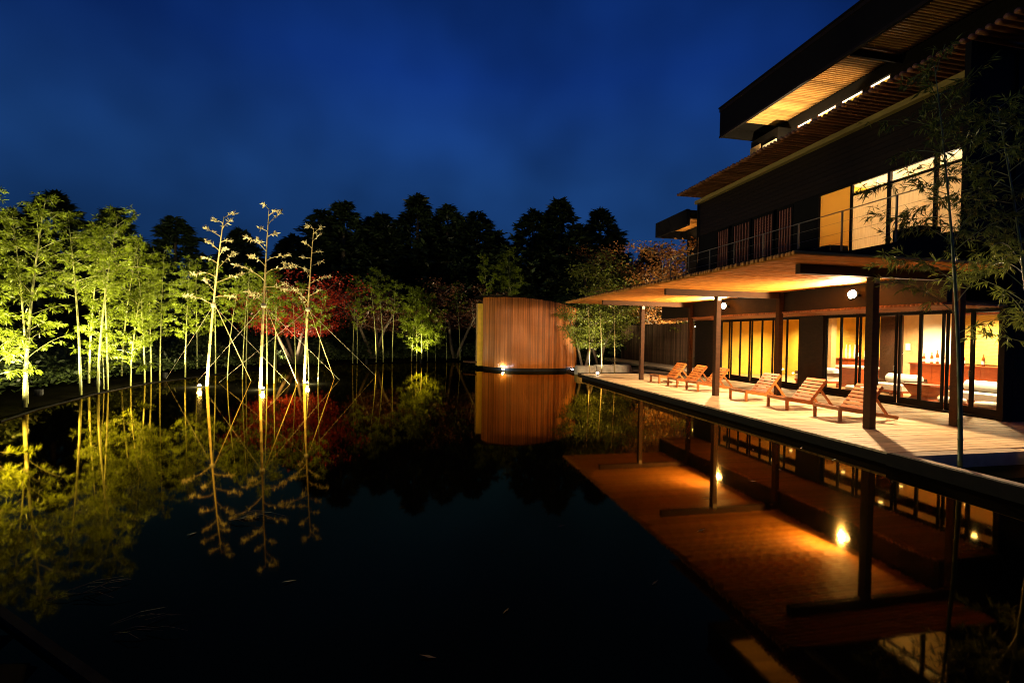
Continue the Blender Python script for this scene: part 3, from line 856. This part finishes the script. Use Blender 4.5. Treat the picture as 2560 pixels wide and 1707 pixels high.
# ------------------------------------------------------------------ bamboo
def bamboo_meshes(seed, H, lean=(0, 0), start=.3, spread=1.0, nbr=34, r0=.04, leaf=.17, dens=1.0, culm="culm_green", leafm="leaf_bamboo", wide=.026):
    rng = np.random.default_rng(seed)
    cm = MB()
    def P(t): return np.array([lean[0]*t**1.7, lean[1]*t**1.7, H*t])
    pts, rad = [], []
    z = 0.0; k = 0
    step = .28/H
    t = 0.0
    while t < 1.0:
        r = r0*(1-.86*t)
        p = P(t)
        if t > 0:
            pts += [tuple(P(t-.012/H)), tuple(p), tuple(P(t+.012/H))]; rad += [r*.98, r*1.12, r*.98]
        else: pts.append(tuple(p)); rad.append(r)
        t += step*rng.uniform(.85, 1.15)
    pts.append(tuple(P(1.0))); rad.append(r0*.1)
    cm.tube(pts, rad, 7)
    LP, LD, LL, LW = [], [], [], []
    for b in range(nbr):
        t = start + (1-start)*((b+rng.uniform(0, 1))/nbr)**.9
        u = (t-start)/(1-start)
        az = b*2.4 + rng.uniform(-.5, .5)
        L = spread*(.45+.75*math.sin(math.pi*min(1, .18+u*.82)))*rng.uniform(.65, 1.2)
        if u > .85: L *= .75
        p0 = P(t)
        el = rng.uniform(.35, .95)
        d = np.array([math.cos(az)*math.cos(el), math.sin(az)*math.cos(el), math.sin(el)])
        bp = [p0]; ns = 6
        for s in range(ns):
            d = d + np.array([0, 0, -.20-.10*s]) * (L/ns)*1.6
            d /= np.linalg.norm(d)
            bp.append(bp[-1] + d*L/ns)
        cm.tube([tuple(q) for q in bp], [r0*.16*(1-.8*i/ns)+.0015 for i in range(ns+1)], 3, False)
        bp = np.array(bp)
        nt = int(11*dens*L/spread)+3
        for q in range(nt):
            f = rng.uniform(.22, 1.0)*ns
            i = min(int(f), ns-1); pos = bp[i] + (bp[i+1]-bp[i])*(f-i)
            dd = bp[i+1]-bp[i]; dd /= np.linalg.norm(dd)
            tw = dd*.7 + rng.normal(size=3)*.65; tw[2] -= .12; tw /= np.linalg.norm(tw)
            tl = rng.uniform(.06, .20)*spread
            nl = int(rng.integers(6, 11))
            for j in range(nl):
                g = rng.uniform(.25, 1.0)
                ld = tw*.9 + rng.normal(size=3)*.5; ld[2] -= .38; ld /= np.linalg.norm(ld)
                LP.append(pos+tw*tl*g); LD.append(ld); LL.append(leaf*rng.uniform(.6, 1.25)); LW.append(wide*rng.uniform(.7, 1.2))
    V, F = leaves_np(np.array(LP), np.array(LD), np.array(LL), np.array(LW), rng)
    return cm.mesh("culm", culm, True), np_mesh("foliage", V, F, leafm)

def put_bamboo(me, x, y, z, rz, s, label, group, name="bamboo"):
    r = empty(name, (x, y, z), label, "bamboo", group, rz)
    r.scale = s if hasattr(s, '__len__') else (s, s, s)
    inst("culm", me[0], (0, 0, 0), r, local=True)
    if me[1] is not None:
        inst("foliage", me[1], (0, 0, 0), r, local=True)
    return r

VAR = [bamboo_meshes(100+i, 5.2, ((.3, .2), (.1, .3), (-.2, .2), (.5, -.1), (.4, -.2), (-.1, .1))[i], (.20, .52, .50, .47, .34, .28)[i], (.85, .60, .70, .80, .75, .70)[i], (34, 22, 24, 26, 28, 30)[i], (.045, .030, .036, .034, .030, .032)[i], .125, 1.0, wide=.023) for i in range(6)]
SPARSE = [bamboo_meshes(130+i, 5.0, ((.2, .1), (-.4, .2), (.6, 0))[i], .55, .6, 16, .026, .15, .7) for i in range(3)]
TUFT = [bamboo_meshes(140+i, 3.2, ((.25, .1), (-.2, .2))[i], .18, .75, 26, .026, .16, 1.2) for i in range(2)]

BARE = [bamboo_meshes(150+i, 4.6, ((-.25, 0), (.55, .1), (.1, .2))[i], .72, .4, 5, .030, .12, .3, 'culm_brown')[0] for i in range(3)]

grove = [  # x, y, scale, variant, rz
    (-8.78, 12.15, .98, 0, .4), (-9.02, 12.55, .90, 1, 2.0), (-9.06, 14.30, .98, 2, 1.0), (-9.02, 14.90, 1.05, 3, .1), (-9.10, 15.44, .95, 1, 3.4),
    (-9.18, 17.41, .95, 4, 5.0), (-9.12, 17.66, .86, 5, 1.7), (-9.05, 18.05, .92, 4, -.4), (-8.85, 19.36, .92, 5, 4.1), (-8.45, 20.95, .95, 4, 2.6),
    (-10.0, 11.6, 1.0, 2, 2.2), (-10.6, 13.6, 1.06, 1, .9), (-10.3, 16.6, 1.0, 2, 4.4), (-10.7, 18.9, 1.04, 3, 1.2),
    (-9.6, 22.0, .98, 5, .3), (-8.0, 23.0, .96, 4, 2.1), (-6.9, 23.6, .96, 5, .6),
]
_gx = sorted(range(len(grove)), key=lambda i: grove[i][0]/grove[i][1])
for rank, i in enumerate(_gx):
    x, y, s, v, rz = grove[i]
    put_bamboo(VAR[v], x, y, .03, rz, (s, s, s*.95), "leafy floodlit bamboo in the pondside grove, %s counting toward the trio" % ordw(rank), "leafy bamboos of the lit grove")
put_bamboo(TUFT[0], -9.08, 16.47, .03, .3, .95, "short bamboo with a bright low leaf tuft at the pond edge", "leafy bamboos of the lit grove")
put_bamboo(TUFT[0], -9.3, 15.6, .03, 4.3, .8, "low leafy bamboo at the feet of the two bright culms", "leafy bamboos of the lit grove")
put_bamboo(TUFT[1], -8.9, 11.6, .03, 2.3, .9, "short bright bamboo leaning over the kerb corner of the grove", "leafy bamboos of the lit grove")
thin = [(-3.53, 16.72, .66, 0, .3), (-4.25, 18.5, .74, 1, 1.2), (-4.92, 19.3, .72, 2, 2.2), (-5.30, 17.15, .78, 0, 4.2), (-5.15, 17.4, .72, 1, 5.1), (-7.1, 18.6, .8, 2, 1.0), (-6.7, 18.9, .82, 1, 3.0)]
for k, (x, y, s, v, rz) in enumerate(sorted(thin, key=lambda t: -t[0]/t[1])):
    put_bamboo(SPARSE[v], x, y, -.05, rz, s, "thin sparse bamboo standing in the water behind the trio, %s from the pavilion side" % ORD[k], "thin bamboos behind the trio")
far = [(-3.94, 27.45, 1.0, 0, .4), (-3.70, 27.5, .7, 1, 2.0), (-2.75, 28.6, 1.02, 2, 4.0), (-2.35, 28.75, 1.15, 1, .2), (-1.84, 29.1, 1.0, 0, 5.0),
       (5.9, 31.4, 1.6, 0, 1.0), (6.6, 32.2, 1.5, 2, 3.0), (4.6, 31.0, 1.45, 1, .3), (1.6, 30.8, 1.0, 1, 1.0), (2.5, 30.9, 1.05, 2, 2.2)]
for k, (x, y, s, v, rz) in enumerate(sorted(far, key=lambda t: t[0]/t[1])):
    put_bamboo(SPARSE[v], x, y, .05, rz, s, "slender bamboo on the far bank, %s counting past the red maple" % ORD[k], "slender bamboos on the far bank")
cl = [(-.68, 29.55, 1.35, 0, .2), (-.36, 29.6, 1.45, 1, 2.0), (-.05, 29.65, 1.4, 0, 3.9), (.32, 30.1, 1.3, 1, 1.0), (.85, 30.3, 1.1, 0, 4.0)]
for k, (x, y, s, v, rz) in enumerate(cl):
    put_bamboo(TUFT[v], x, y, .05, rz, s, "bright bamboo of the uplit far bank clump, %s toward the pavilion" % ORD[k], "uplit bamboo clump on the far bank")
for k, (x, y, s, v, rz, lb) in enumerate(((7.32, 19.25, .72, 0, .5, "slim bamboo in the gravel bed, closest to the pond"), (8.05, 19.6, .85, 2, 1.5, "slim bent bamboo in the gravel bed, middle of three"), (8.55, 19.3, .72, 1, 2.5, "slim bamboo in the gravel bed, closest to the loungers"))):
    put_bamboo((BARE[k], None), x, y, .10, rz, s, lb, "slim bamboos in the gravel bed")

# the trio of stripped, wire-stayed bamboos in the pond
def trio(x, y, topx, H, tie, wires, seed, label):
    r = empty("stayed_bamboo", (x, y, 0), label, "bamboo", "pale stayed bamboos standing in the pond")
    rng = np.random.default_rng(seed)
    def P(t): return np.array([x+topx*(t**1.5), y, -.6+(H+.6)*t])
    pts, rad = [], []
    t = 0; r0 = .052
    while t < 1:
        rr = r0*(1-.78*t)
        for d, k in ((-.004, .97), (0, 1.14), (.004, .97)):
            if 0 <= t+d <= 1: pts.append(tuple(P(t+d))); rad.append(rr*k)
        t += .052*rng.uniform(.9, 1.1)
    pts.append(tuple(P(1.0))); rad.append(.008)
    MB().tube(pts, rad, 9).build("culm", "culm_yellow", r, True)
    br = MB(); LP, LD, LL, LW = [], [], [], []
    side = 1
    for k in range(14):
        t = .53+.465*(k/13)+rng.uniform(-.008, .008)
        p = P(min(t, .998)); side = -side if rng.uniform() < .8 else side
        L = (1.15-.75*(t-.53)/.47)*rng.uniform(.45, 1.15)
        el = rng.uniform(.45, 1.0)
        dy = rng.uniform(-.9, .9)
        d = np.array([side*math.cos(el), dy, math.sin(el)]); d /= np.linalg.norm(d)
        bp = [p]
        for s in range(5):
            d = d+np.array([0, 0, -.10])+rng.normal(size=3)*.10; d /= np.linalg.norm(d); bp.append(bp[-1]+d*L/5)
        br.tube([tuple(q) for q in bp], [.012, .010, .008, .007, .005, .003], 5, False)
        bp = np.array(bp)
        for q in range(int(30*L)+9):
            f = 5.0-abs(rng.normal())*1.5; f = max(1.0, f); i = min(int(f), 4)
            pos = bp[i]+(bp[i+1]-bp[i])*(f-i)
            ld = (bp[i+1]-bp[i])/np.linalg.norm(bp[i+1]-bp[i])*.5+rng.normal(size=3)*.6; ld[2] += .15; ld /= np.linalg.norm(ld)
            LP.append(pos); LD.append(ld); LL.append(rng.uniform(.07, .16)); LW.append(rng.uniform(.028, .055))
    br.build("branches", "culm_yellow", r, True)
    V, F = leaves_np(np.array(LP), np.array(LD), np.array(LL), np.array(LW), rng)
    o = bpy.data.objects.new("foliage", np_mesh("foliage", V, F, "leaf_pale")); col.objects.link(o); attach(o, r)
    tt = (tie+.6)/(H+.6); tp = P(tt)
    MB().lathe((tp[0], tp[1], tie-.06), [(.055, 0), (.075, .02), (.075, .12), (.055, .14)], 10).build("tie_collar", "rope", r, True)
    for q in wires: MB().tube([tuple(tp), q], .0032, 4).build("guy_wire", "rope", r)
    MB().tube([tuple(tp+np.array([.05, .03, 0])), (tp[0]+.75, tp[1]+1.7, -.4)], [.012, .010], 6).build("brace_pole", "culm_yellow", r, True)
trio(-7.0, 16.71, .48, 5.62, 2.66, [(-9.15, 18.6, 0), (-4.46, 16.96, -.05)], 21, "pale stripped bamboo stayed by wires in the pond, closest to the grove")
trio(-5.09, 15.83, .22, 5.75, 2.65, [(-8.0, 18.3, -.05), (-3.1, 18.6, -.05)], 22, "tallest pale stripped bamboo stayed by wires, middle of the pond trio")
trio(-4.17, 17.47, .28, 5.58, 2.63, [(-7.05, 17.6, -.05), (-1.9, 20.2, -.05)], 23, "pale stripped bamboo stayed by wires, nearest the pavilion in the trio")

# bamboo growing from the planter bed by the terrace
_n1 = bamboo_meshes(201, 5.6, (-.5, .1), .36, .9, 30, .032, .12, 1.2, "culm_dark_green", "leaf_near", .017)
put_bamboo(_n1, 7.12, 4.82, -.06, 0, 1.0, "tall green bamboo rising from the planter bed in front of the lodge", None)
_n2 = bamboo_meshes(202, 5.2, (-.6, .2), .34, 1.05, 40, .034, .12, 1.35, "culm_dark_green", "leaf_near", .017)
put_bamboo(_n2, 8.35, 4.75, -.06, 0, 1.0, "dense dark bamboo at the edge of the planter bed, leaning toward the terrace", None)

# ------------------------------------------------------------------ trees
def maple_meshes(seed, H, rad, n, leafm, size=.09, trunks=3, flat=.55):
    rng = np.random.default_rng(seed)
    tr = MB(); LP, LD = [], []
    tips = []
    for k in range(trunks):
        az = 2*math.pi*k/trunks+rng.uniform(-.4, .4)
        d = np.array([math.cos(az)*.28, math.sin(az)*.28, 1.0]); p = np.array([math.cos(az)*.08, math.sin(az)*.08, -.1])
        pts = [p]
        for s in range(6):
            d = d+np.array([math.cos(az), math.sin(az), 0])*.06+rng.normal(size=3)*.07; d /= np.linalg.norm(d); pts.append(pts[-1]+d*H*.13)
        tr.tube([tuple(q) for q in pts], [H*.022*(1-.11*i) for i in range(7)], 6)
        for s in (3, 4, 5, 6):
            for j in range(3):
                a2 = rng.uniform(0, 2*math.pi); L = rad*rng.uniform(.5, 1.0)
                dd = np.array([math.cos(a2), math.sin(a2), rng.uniform(.05, .6)]); q = [pts[s]]
                for w in range(4): dd = dd+rng.normal(size=3)*.12; dd /= np.linalg.norm(dd); q.append(q[-1]+dd*L/4)
                tr.tube([tuple(x) for x in q], [H*.008, H*.006, H*.005, H*.003, H*.0015], 4, False)
                tips += q[1:]
    tips = np.array(tips)
    for i in range(n):
        c = tips[rng.integers(len(tips))]
        off = rng.normal(size=3)*np.array([.42, .42, .42*flat*.6])*rad*.36
        LP.append(c+off); d = rng.normal(size=3); d[2] = d[2]*.35-.25; LD.append(d/np.linalg.norm(d))
    V, F = leaves_np(np.array(LP), np.array(LD), rng.uniform(.7, 1.3, n)*size, rng.uniform(.5, .9, n)*size, rng)
    return tr.mesh("trunk", "bark", True), np_mesh("crown", V, F, leafm)
def put_tree(me, x, y, z, rz, s, label, name, group=None):
    r = empty(name, (x, y, z), label, "tree", group, rz); r.scale = (s, s, s) if not hasattr(s, '__len__') else s
    inst("trunk", me[0], (0, 0, 0), r, local=True); inst("crown", me[1], (0, 0, 0), r, local=True)
_red = maple_meshes(301, 5.0, 2.4, 9000, "leaf_maple_red", .12, 4)
put_tree(_red, -6.7, 26.2, .1, .3, 1.0, "red maple with several trunks lit up behind the pond trio", "maple_tree")
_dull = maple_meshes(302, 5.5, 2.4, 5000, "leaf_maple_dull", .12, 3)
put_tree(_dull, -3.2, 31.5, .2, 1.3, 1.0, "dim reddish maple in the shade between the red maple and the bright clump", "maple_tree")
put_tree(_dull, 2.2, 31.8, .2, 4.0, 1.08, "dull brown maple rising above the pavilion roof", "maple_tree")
_grn = maple_meshes(303, 4.2, 1.8, 9000, "leaf_maple_green", .10, 3)
put_tree(_grn, 8.4, 22.9, .1, .9, .85, "bright green maple between the pavilion and the board fence", "maple_tree")
put_tree(_grn, 10.6, 26.2, .1, 2.9, 1.1, "green maple standing before the dark end of the fence", "maple_tree")
_org = maple_meshes(304, 6.0, 2.3, 8000, "leaf_orange", .11, 3)
put_tree(_org, 16.3, 27.2, .1, .2, 1.15, "orange leaved tree glowing behind the board fence", "maple_tree")
put_tree(_org, 16.6, 33.0, .1, 2.2, 1.85, "amber tree behind the canopy ridge, farther than the fence", "maple_tree")
put_tree(_grn, 12.6, 31.5, .1, 4.0, 1.9, "tall dim green tree behind the far end of the canopy", "maple_tree")
put_tree(_grn, 15.9, 23.8, .1, 1.2, 1.0, "leafy green tree peeking over the fence by the lodge", "maple_tree")

def cedar_meshes(seed, H, rad, n=9000):
    rng = np.random.default_rng(seed)
    tr = MB().tube([(0, 0, -.2), (rng.normal()*.1, 0, H*.5), (0, 0, H*.97)], [H*.018, H*.012, H*.002], 7)
    pw_ = (1.6, 1.0, 1.25, .85, 1.9, 1.1)[(seed-400) % 6]
    nb = 150; LP, LD, LL, LW = [], [], [], []
    for b in range(nb):
        u = (b+rng.uniform())/nb
        z = H*(.06+.92*u); az = b*2.399+rng.normal()*.3
        w = rad*(1-u**pw_)**.95*.95*(1+.16*math.sin(u*19+seed)+rng.normal()*.16)+.12
        k = int(n/nb*(.4+1.2*(1-u)))
        f = rng.uniform(.12, 1, k)**.6
        drop = -.22*w*f**2+.10*w*f
        base = np.stack([np.cos(az)*w*f, np.sin(az)*w*f, z+drop], -1)
        base += rng.normal(size=(k, 3))*np.array([.22, .22, .16])*(.25+w*.16)
        d = np.stack([np.full(k, math.cos(az)), np.full(k, math.sin(az)), np.full(k, -.15)], -1)+rng.normal(size=(k, 3))*.55
        d /= np.linalg.norm(d, axis=1)[:, None]
        LP.append(base); LD.append(d); LL.append(rng.uniform(.22, .52, k)); LW.append(rng.uniform(.08, .20, k))
    LP = np.concatenate(LP)
    V, F = leaves_np(LP, np.concatenate(LD), np.concatenate(LL), np.concatenate(LW), rng)
    return tr.mesh("trunk", "bark", True), np_mesh("crown", V, F, "leaf_cedar")
CED = [cedar_meshes(400+i, 12.0, (3.6, 4.6, 3.8, 5.0, 3.4, 4.4)[i], 17000) for i in range(6)]
ced = [(-27, 40, 11.4, 0), (-22.6, 39, 11.2, 1), (-19, 40, 10.4, 2), (-14.4, 40, 10.6, 3), (-8.3, 40, 11.9, 1), (-6.4, 39, 11.9, 3), (-3.5, 40, 12.1, 0), (-.6, 40, 13.2, 2),
       (2.0, 40.5, 13.6, 3), (4.6, 40, 12.4, 1), (9.1, 38, 13.2, 0), (11.6, 38.5, 13.8, 3), (15.6, 39, 12.8, 1), (19, 44, 12.5, 2), (-11.3, 43, 9.8, 2), (-24.8, 44, 10, 3), (6.8, 44, 11.6, 2), (13.5, 43, 12.5, 0), (-16.6, 45, 10, 0), (24, 46, 11, 1), (-31, 42, 11, 2), (-5.0, 46, 12.4, 1), (.8, 46, 12.6, 0), (-10, 47, 11.6, 3), (17.6, 42, 11.0, 0), (-13, 47, 10.4, 1), (7.0, 41, 9.8, 3), (-7.4, 46, 11.8, 0), (3.3, 45, 12.6, 1), (13.6, 46, 13.0, 2)]
_cs = sorted(range(len(ced)), key=lambda i: ced[i][0]/ced[i][1])
for k, i in enumerate(_cs):
    x, y, h, v = ced[i]
    v = (v+i) % 6; h += (.5, -.4, .2, -.7, .0, .6, -.2)[i % 7]
    s = h/12.0
    put_tree(CED[v], x, y, .1, i*1.7, (s*1.5, s*1.5, s), "dark conifer on the skyline, %s counting from the grove toward the lodge" % ordw(k), "conifer_tree", "dark conifers along the skyline")

# low planting that nobody could count
def scatter(name, n, region, size, mat, label, seed, zfun=None, hmax=1.0):
    rng = np.random.default_rng(seed)
    P = []
    while len(P) < n:
        q = region(rng, n)
        P += list(q)
    P = np.array(P[:n])
    D = rng.normal(size=(n, 3)); D[:, 2] = np.abs(D[:, 2])*.6; D /= np.linalg.norm(D, axis=1)[:, None]
    V, F = leaves_np(P, D, rng.uniform(.6, 1.4, n)*size, rng.uniform(.3, .6, n)*size, rng)
    o = bpy.data.objects.new(name, np_mesh(name, V, F, mat)); col.objects.link(o)
    return tag(o, label, "undergrowth", kind="stuff")
def under_region(rng, n):
    cx = rng.uniform(-22, 14, n); cy = rng.uniform(10, 37, n)
    s = sdf(cx, cy)
    ok = (s > 1.3) & (s < 9) & (cx < 12) & (cy > 11) & ~((cx > 5) & (cy < 27))
    cx, cy, s = cx[ok], cy[ok], s[ok]
    bump = .35+.9*np.clip(np.sin(cx*1.3)*np.sin(cy*1.1+cx*.4), 0, 1)+.12*np.clip(s-2, 0, 6)
    z = .12+rng.uniform(0, 1, len(cx))**.7*bump
    return np.stack([cx, cy, z], -1)
scatter("undergrowth", 45000, under_region, .16, "leaf_shrub", "dim low undergrowth on the bank beneath the trees", 31)
def wood_region(rng, n):
    cx = rng.uniform(-45, 30, n); cy = rng.uniform(33, 47, n)
    z = .2+rng.uniform(0, 1, n)**.8*(2.8+1.2*np.sin(cx*.7)+.8*np.sin(cx*1.9+cy))
    return np.stack([cx, cy, z], -1)
scatter("forest_understorey", 32000, wood_region, .45, "leaf_cedar", "black mass of woodland below the conifers", 32)

def shrub(x, y, s, label, seed):
    rng = np.random.default_rng(seed); n = 1600
    d = rng.normal(size=(n, 3)); d /= np.linalg.norm(d, axis=1)[:, None]
    P = d*(rng.uniform(.3, 1, n)**.5)[:, None]*np.array([1.0, 1.0, .7])*s*(1+.18*np.sin(d[:, :1]*7+d[:, 1:2]*5))
    P[:, 2] = np.abs(P[:, 2])
    r = empty("shrub", (x, y, .08), label, "shrub")
    V, F = leaves_np(P, d, rng.uniform(.06, .12, n), rng.uniform(.04, .07, n), rng)
    o = bpy.data.objects.new("foliage", np_mesh("foliage", V, F, "leaf_shrub")); col.objects.link(o); attach(o, r, True)
    MB().tube([(0, 0, -.1), (0, 0, s*.4)], [.04, .02], 5).build("stem", "bark", r, local=True)
shrub(-7.6, 25.9, .9, "rounded dim shrub at the foot of the red maple", 51)
shrub(-6.1, 26.3, .7, "small rounded shrub on the bank next to the red maple trunks", 52)
shrub(15.6, 22.0, 1.6, "dark round shrub showing over the fence by the lodge", 53)

# ------------------------------------------------------------------ garden lights
def float_light(x, y, label, p=420):
    r = empty("water_uplight", (x, y, 0), label, "lamp", "yellow uplights in the pond by the trio")
    MB().lathe((x, y, -.3), [(.04, 0), (.04, .26), (.05, .30), (.05, .34)], 12).build("housing", "black_metal", r)
    MB().lathe((x, y, .042), [(.045, 0), (.04, .03), (.015, .045)], 12).build("bulb", "bulb_yellow", r, True)
    point_light("uplight_glow", (x, y, .18), p, YEL, .06, r)
float_light(-7.06, 16.35, "yellow water lamp at the foot of the trio bamboo closest to the grove", 900)
float_light(-4.91, 15.50, "yellow water lamp at the foot of the tallest trio bamboo", 900)
float_light(-3.96, 17.05, "yellow water lamp at the foot of the trio bamboo nearest the pavilion", 900)
def uplight(x, y, tgt, p, label, ang=110, c=YEL):  # unseen bank fixtures, assumed from the light on foliage and trees
    r = empty("assumed_ground_uplight", (x, y, .05), label, "lamp", "assumed hooded ground uplights on the banks")
    MB().lathe((x, y, .0), [(.07, 0), (.07, .10), (.09, .12), (.09, .26)], 12).build("hood", "black_metal", r)
    MB().lathe((x, y, .262), [(.08, 0), (.08, .012)], 12).build("lens", "bulb_yellow", r) if False else None
    spot_light("assumed_uplight_beam", (x, y, .30), tgt, p, c, ang, .6, .06, r)
uplight(-8.55, 10.9, (-9.3, 12.9, 3.0), 3600, "assumed hooded uplight at the kerb corner of the grove")
uplight(-8.7, 9.3, (-9.6, 16.5, 4.2), 6000, "assumed hooded floodlight on the bank before the grove, added out of view", 62)  # assumed floodlight out of view, added to even the light along the grove
uplight(-9.6, 13.7, (-9.3, 15.2, 4), 3000, "assumed hooded uplight among the first grove bamboos")
uplight(-9.7, 16.0, (-9.4, 17.4, 4), 3000, "assumed hooded uplight by the short tufted bamboo")
uplight(-9.3, 18.9, (-9.0, 20.2, 4), 2600, "assumed hooded uplight where the grove bank bends")
uplight(-7.1, 24.9, (-6.9, 26.2, 3), 850, "assumed hooded uplight below the red maple", 110, (1, .82, .5))
uplight(-.1, 28.9, (-.1, 29.9, 3), 1200, "assumed hooded uplight at the foot of the far bank clump", 100)
uplight(5.2, 30.2, (5.6, 31.8, 5), 900, "assumed hooded uplight behind the pavilion", 100)
uplight(15.9, 25.6, (16.3, 27.3, 3), 6000, "assumed hooded uplight behind the board fence", 130, (1, .76, .42))
uplight(15.4, 30.6, (16.4, 33.0, 6), 2500, "assumed hooded uplight at the amber tree", 120, (1, .76, .42))
uplight(11.9, 29.0, (12.5, 31.5, 5), 1600, "assumed hooded uplight past the end of the gravel bed", 100)
uplight(-3.2, 27.6, (-2.6, 29.0, 3.5), 700, "assumed hooded uplight below the slender bamboos past the red maple", 110)
def bed_light():
    x, y = 7.35, 18.35
    r = empty("deck_spotlight", (x, y, .19), "small glaring spotlight on the deck corner by the slim bamboos", "lamp")
    MB().lathe((x, y, .19), [(.06, 0), (.06, .015), (.02, .02), (.02, .06)], 12).build("stand", "black_metal", r)
    MB().lathe((x, y, .252), [(.03, 0), (.05, .02), (.05, .05), (.02, .07)], 12).build("bulb", "bulb_warm", r, True)
    spot_light("spot_glow", (x, y+.05, .36), (9.3, 22.9, 3.0), 2600, (1, .86, .5), 58, .5, .04, r)
bed_light()
def far_dot(x, y, z, label, s=.05):
    r = empty("garden_lantern", (x, y, .1), label, "lamp")
    MB().tube([(x, y, 0), (x, y, z-s)], .02, 6).build("post", "black_metal", r)
    MB().lathe((x, y, z-s), [(s*.4, 0), (s, s*.5), (s, s*1.4), (s*.4, 2*s)], 8).build("bulb", "bulb_white", r, True)
far_dot(-4.6, 36.0, 1.35, "tiny white lantern glinting between the trunks past the red maple")
far_dot(-13.6, 30.0, .9, "tiny lantern deep in the woods behind the grove", .035)

# ------------------------------------------------------------------ leaves floating on the pond
def floaters():
    rng = np.random.default_rng(61)
    ms = []
    for k in range(4):
        w = rng.uniform(.006, .012); L = rng.uniform(.05, .10)
        b = MB(); b.v = [(0, 0, 0), (L*.4, w, .006), (L, 0, .012), (L*.45, -w, .003)]; b.f = [(0, 1, 2), (0, 2, 3)]
        ms.append(b.mesh("floating_leaf", "reed_floating"))
    spots = [(-2.0, 4.6), (-1.7, 4.9), (-.9, 3.6), (.6, 3.0), (.1, 2.6), (1.7, 3.1), (1.3, 4.2), (2.6, 3.9), (3.2, 4.7), (4.2, 5.2), (5.4, 6.6), (5.9, 7.1), (5.0, 5.6), (6.2, 5.9), (6.0, 8.2), (5.6, 9.0), (4.8, 7.5), (-3.1, 6.2), (-2.4, 7.4), (6.3, 6.6), (6.1, 4.9), (2.2, 6.0)]
    for x, y in spots:
        o = inst("floating_leaf", ms[int(rng.integers(4))], (x, y, .004), None, (0, 0, rng.uniform(0, 6.2)))
        tag(o, "single narrow fallen leaf floating on the pond", "leaf", "fallen leaves floating on the pond")
    for k, (x, y, lb) in enumerate(((-2.35, 3.62, "tangle of dry twigs caught at the near kerb of the pond"), (-1.75, 3.15, "small bundle of dry stalks beside the near kerb"), (-1.72, 4.85, "dry twig raft drifting in front of the near kerb"))):
        b = MB()
        for j in range(9):
            a = rng.uniform(-.5, .6); L = rng.uniform(.12, .34); p = np.array([x+rng.uniform(-.12, .12), y+rng.uniform(-.08, .08), .012+rng.uniform(0, .03)])
            b.tube([tuple(p), tuple(p+np.array([math.cos(a)*L*.5, math.sin(a)*L*.5, .02])), tuple(p+np.array([math.cos(a)*L, math.sin(a)*L, .0]))], [.003, .0025, .001], 4)
        tag(b.build("twig_tangle", "reed_floating"), lb, "twigs")
floaters()
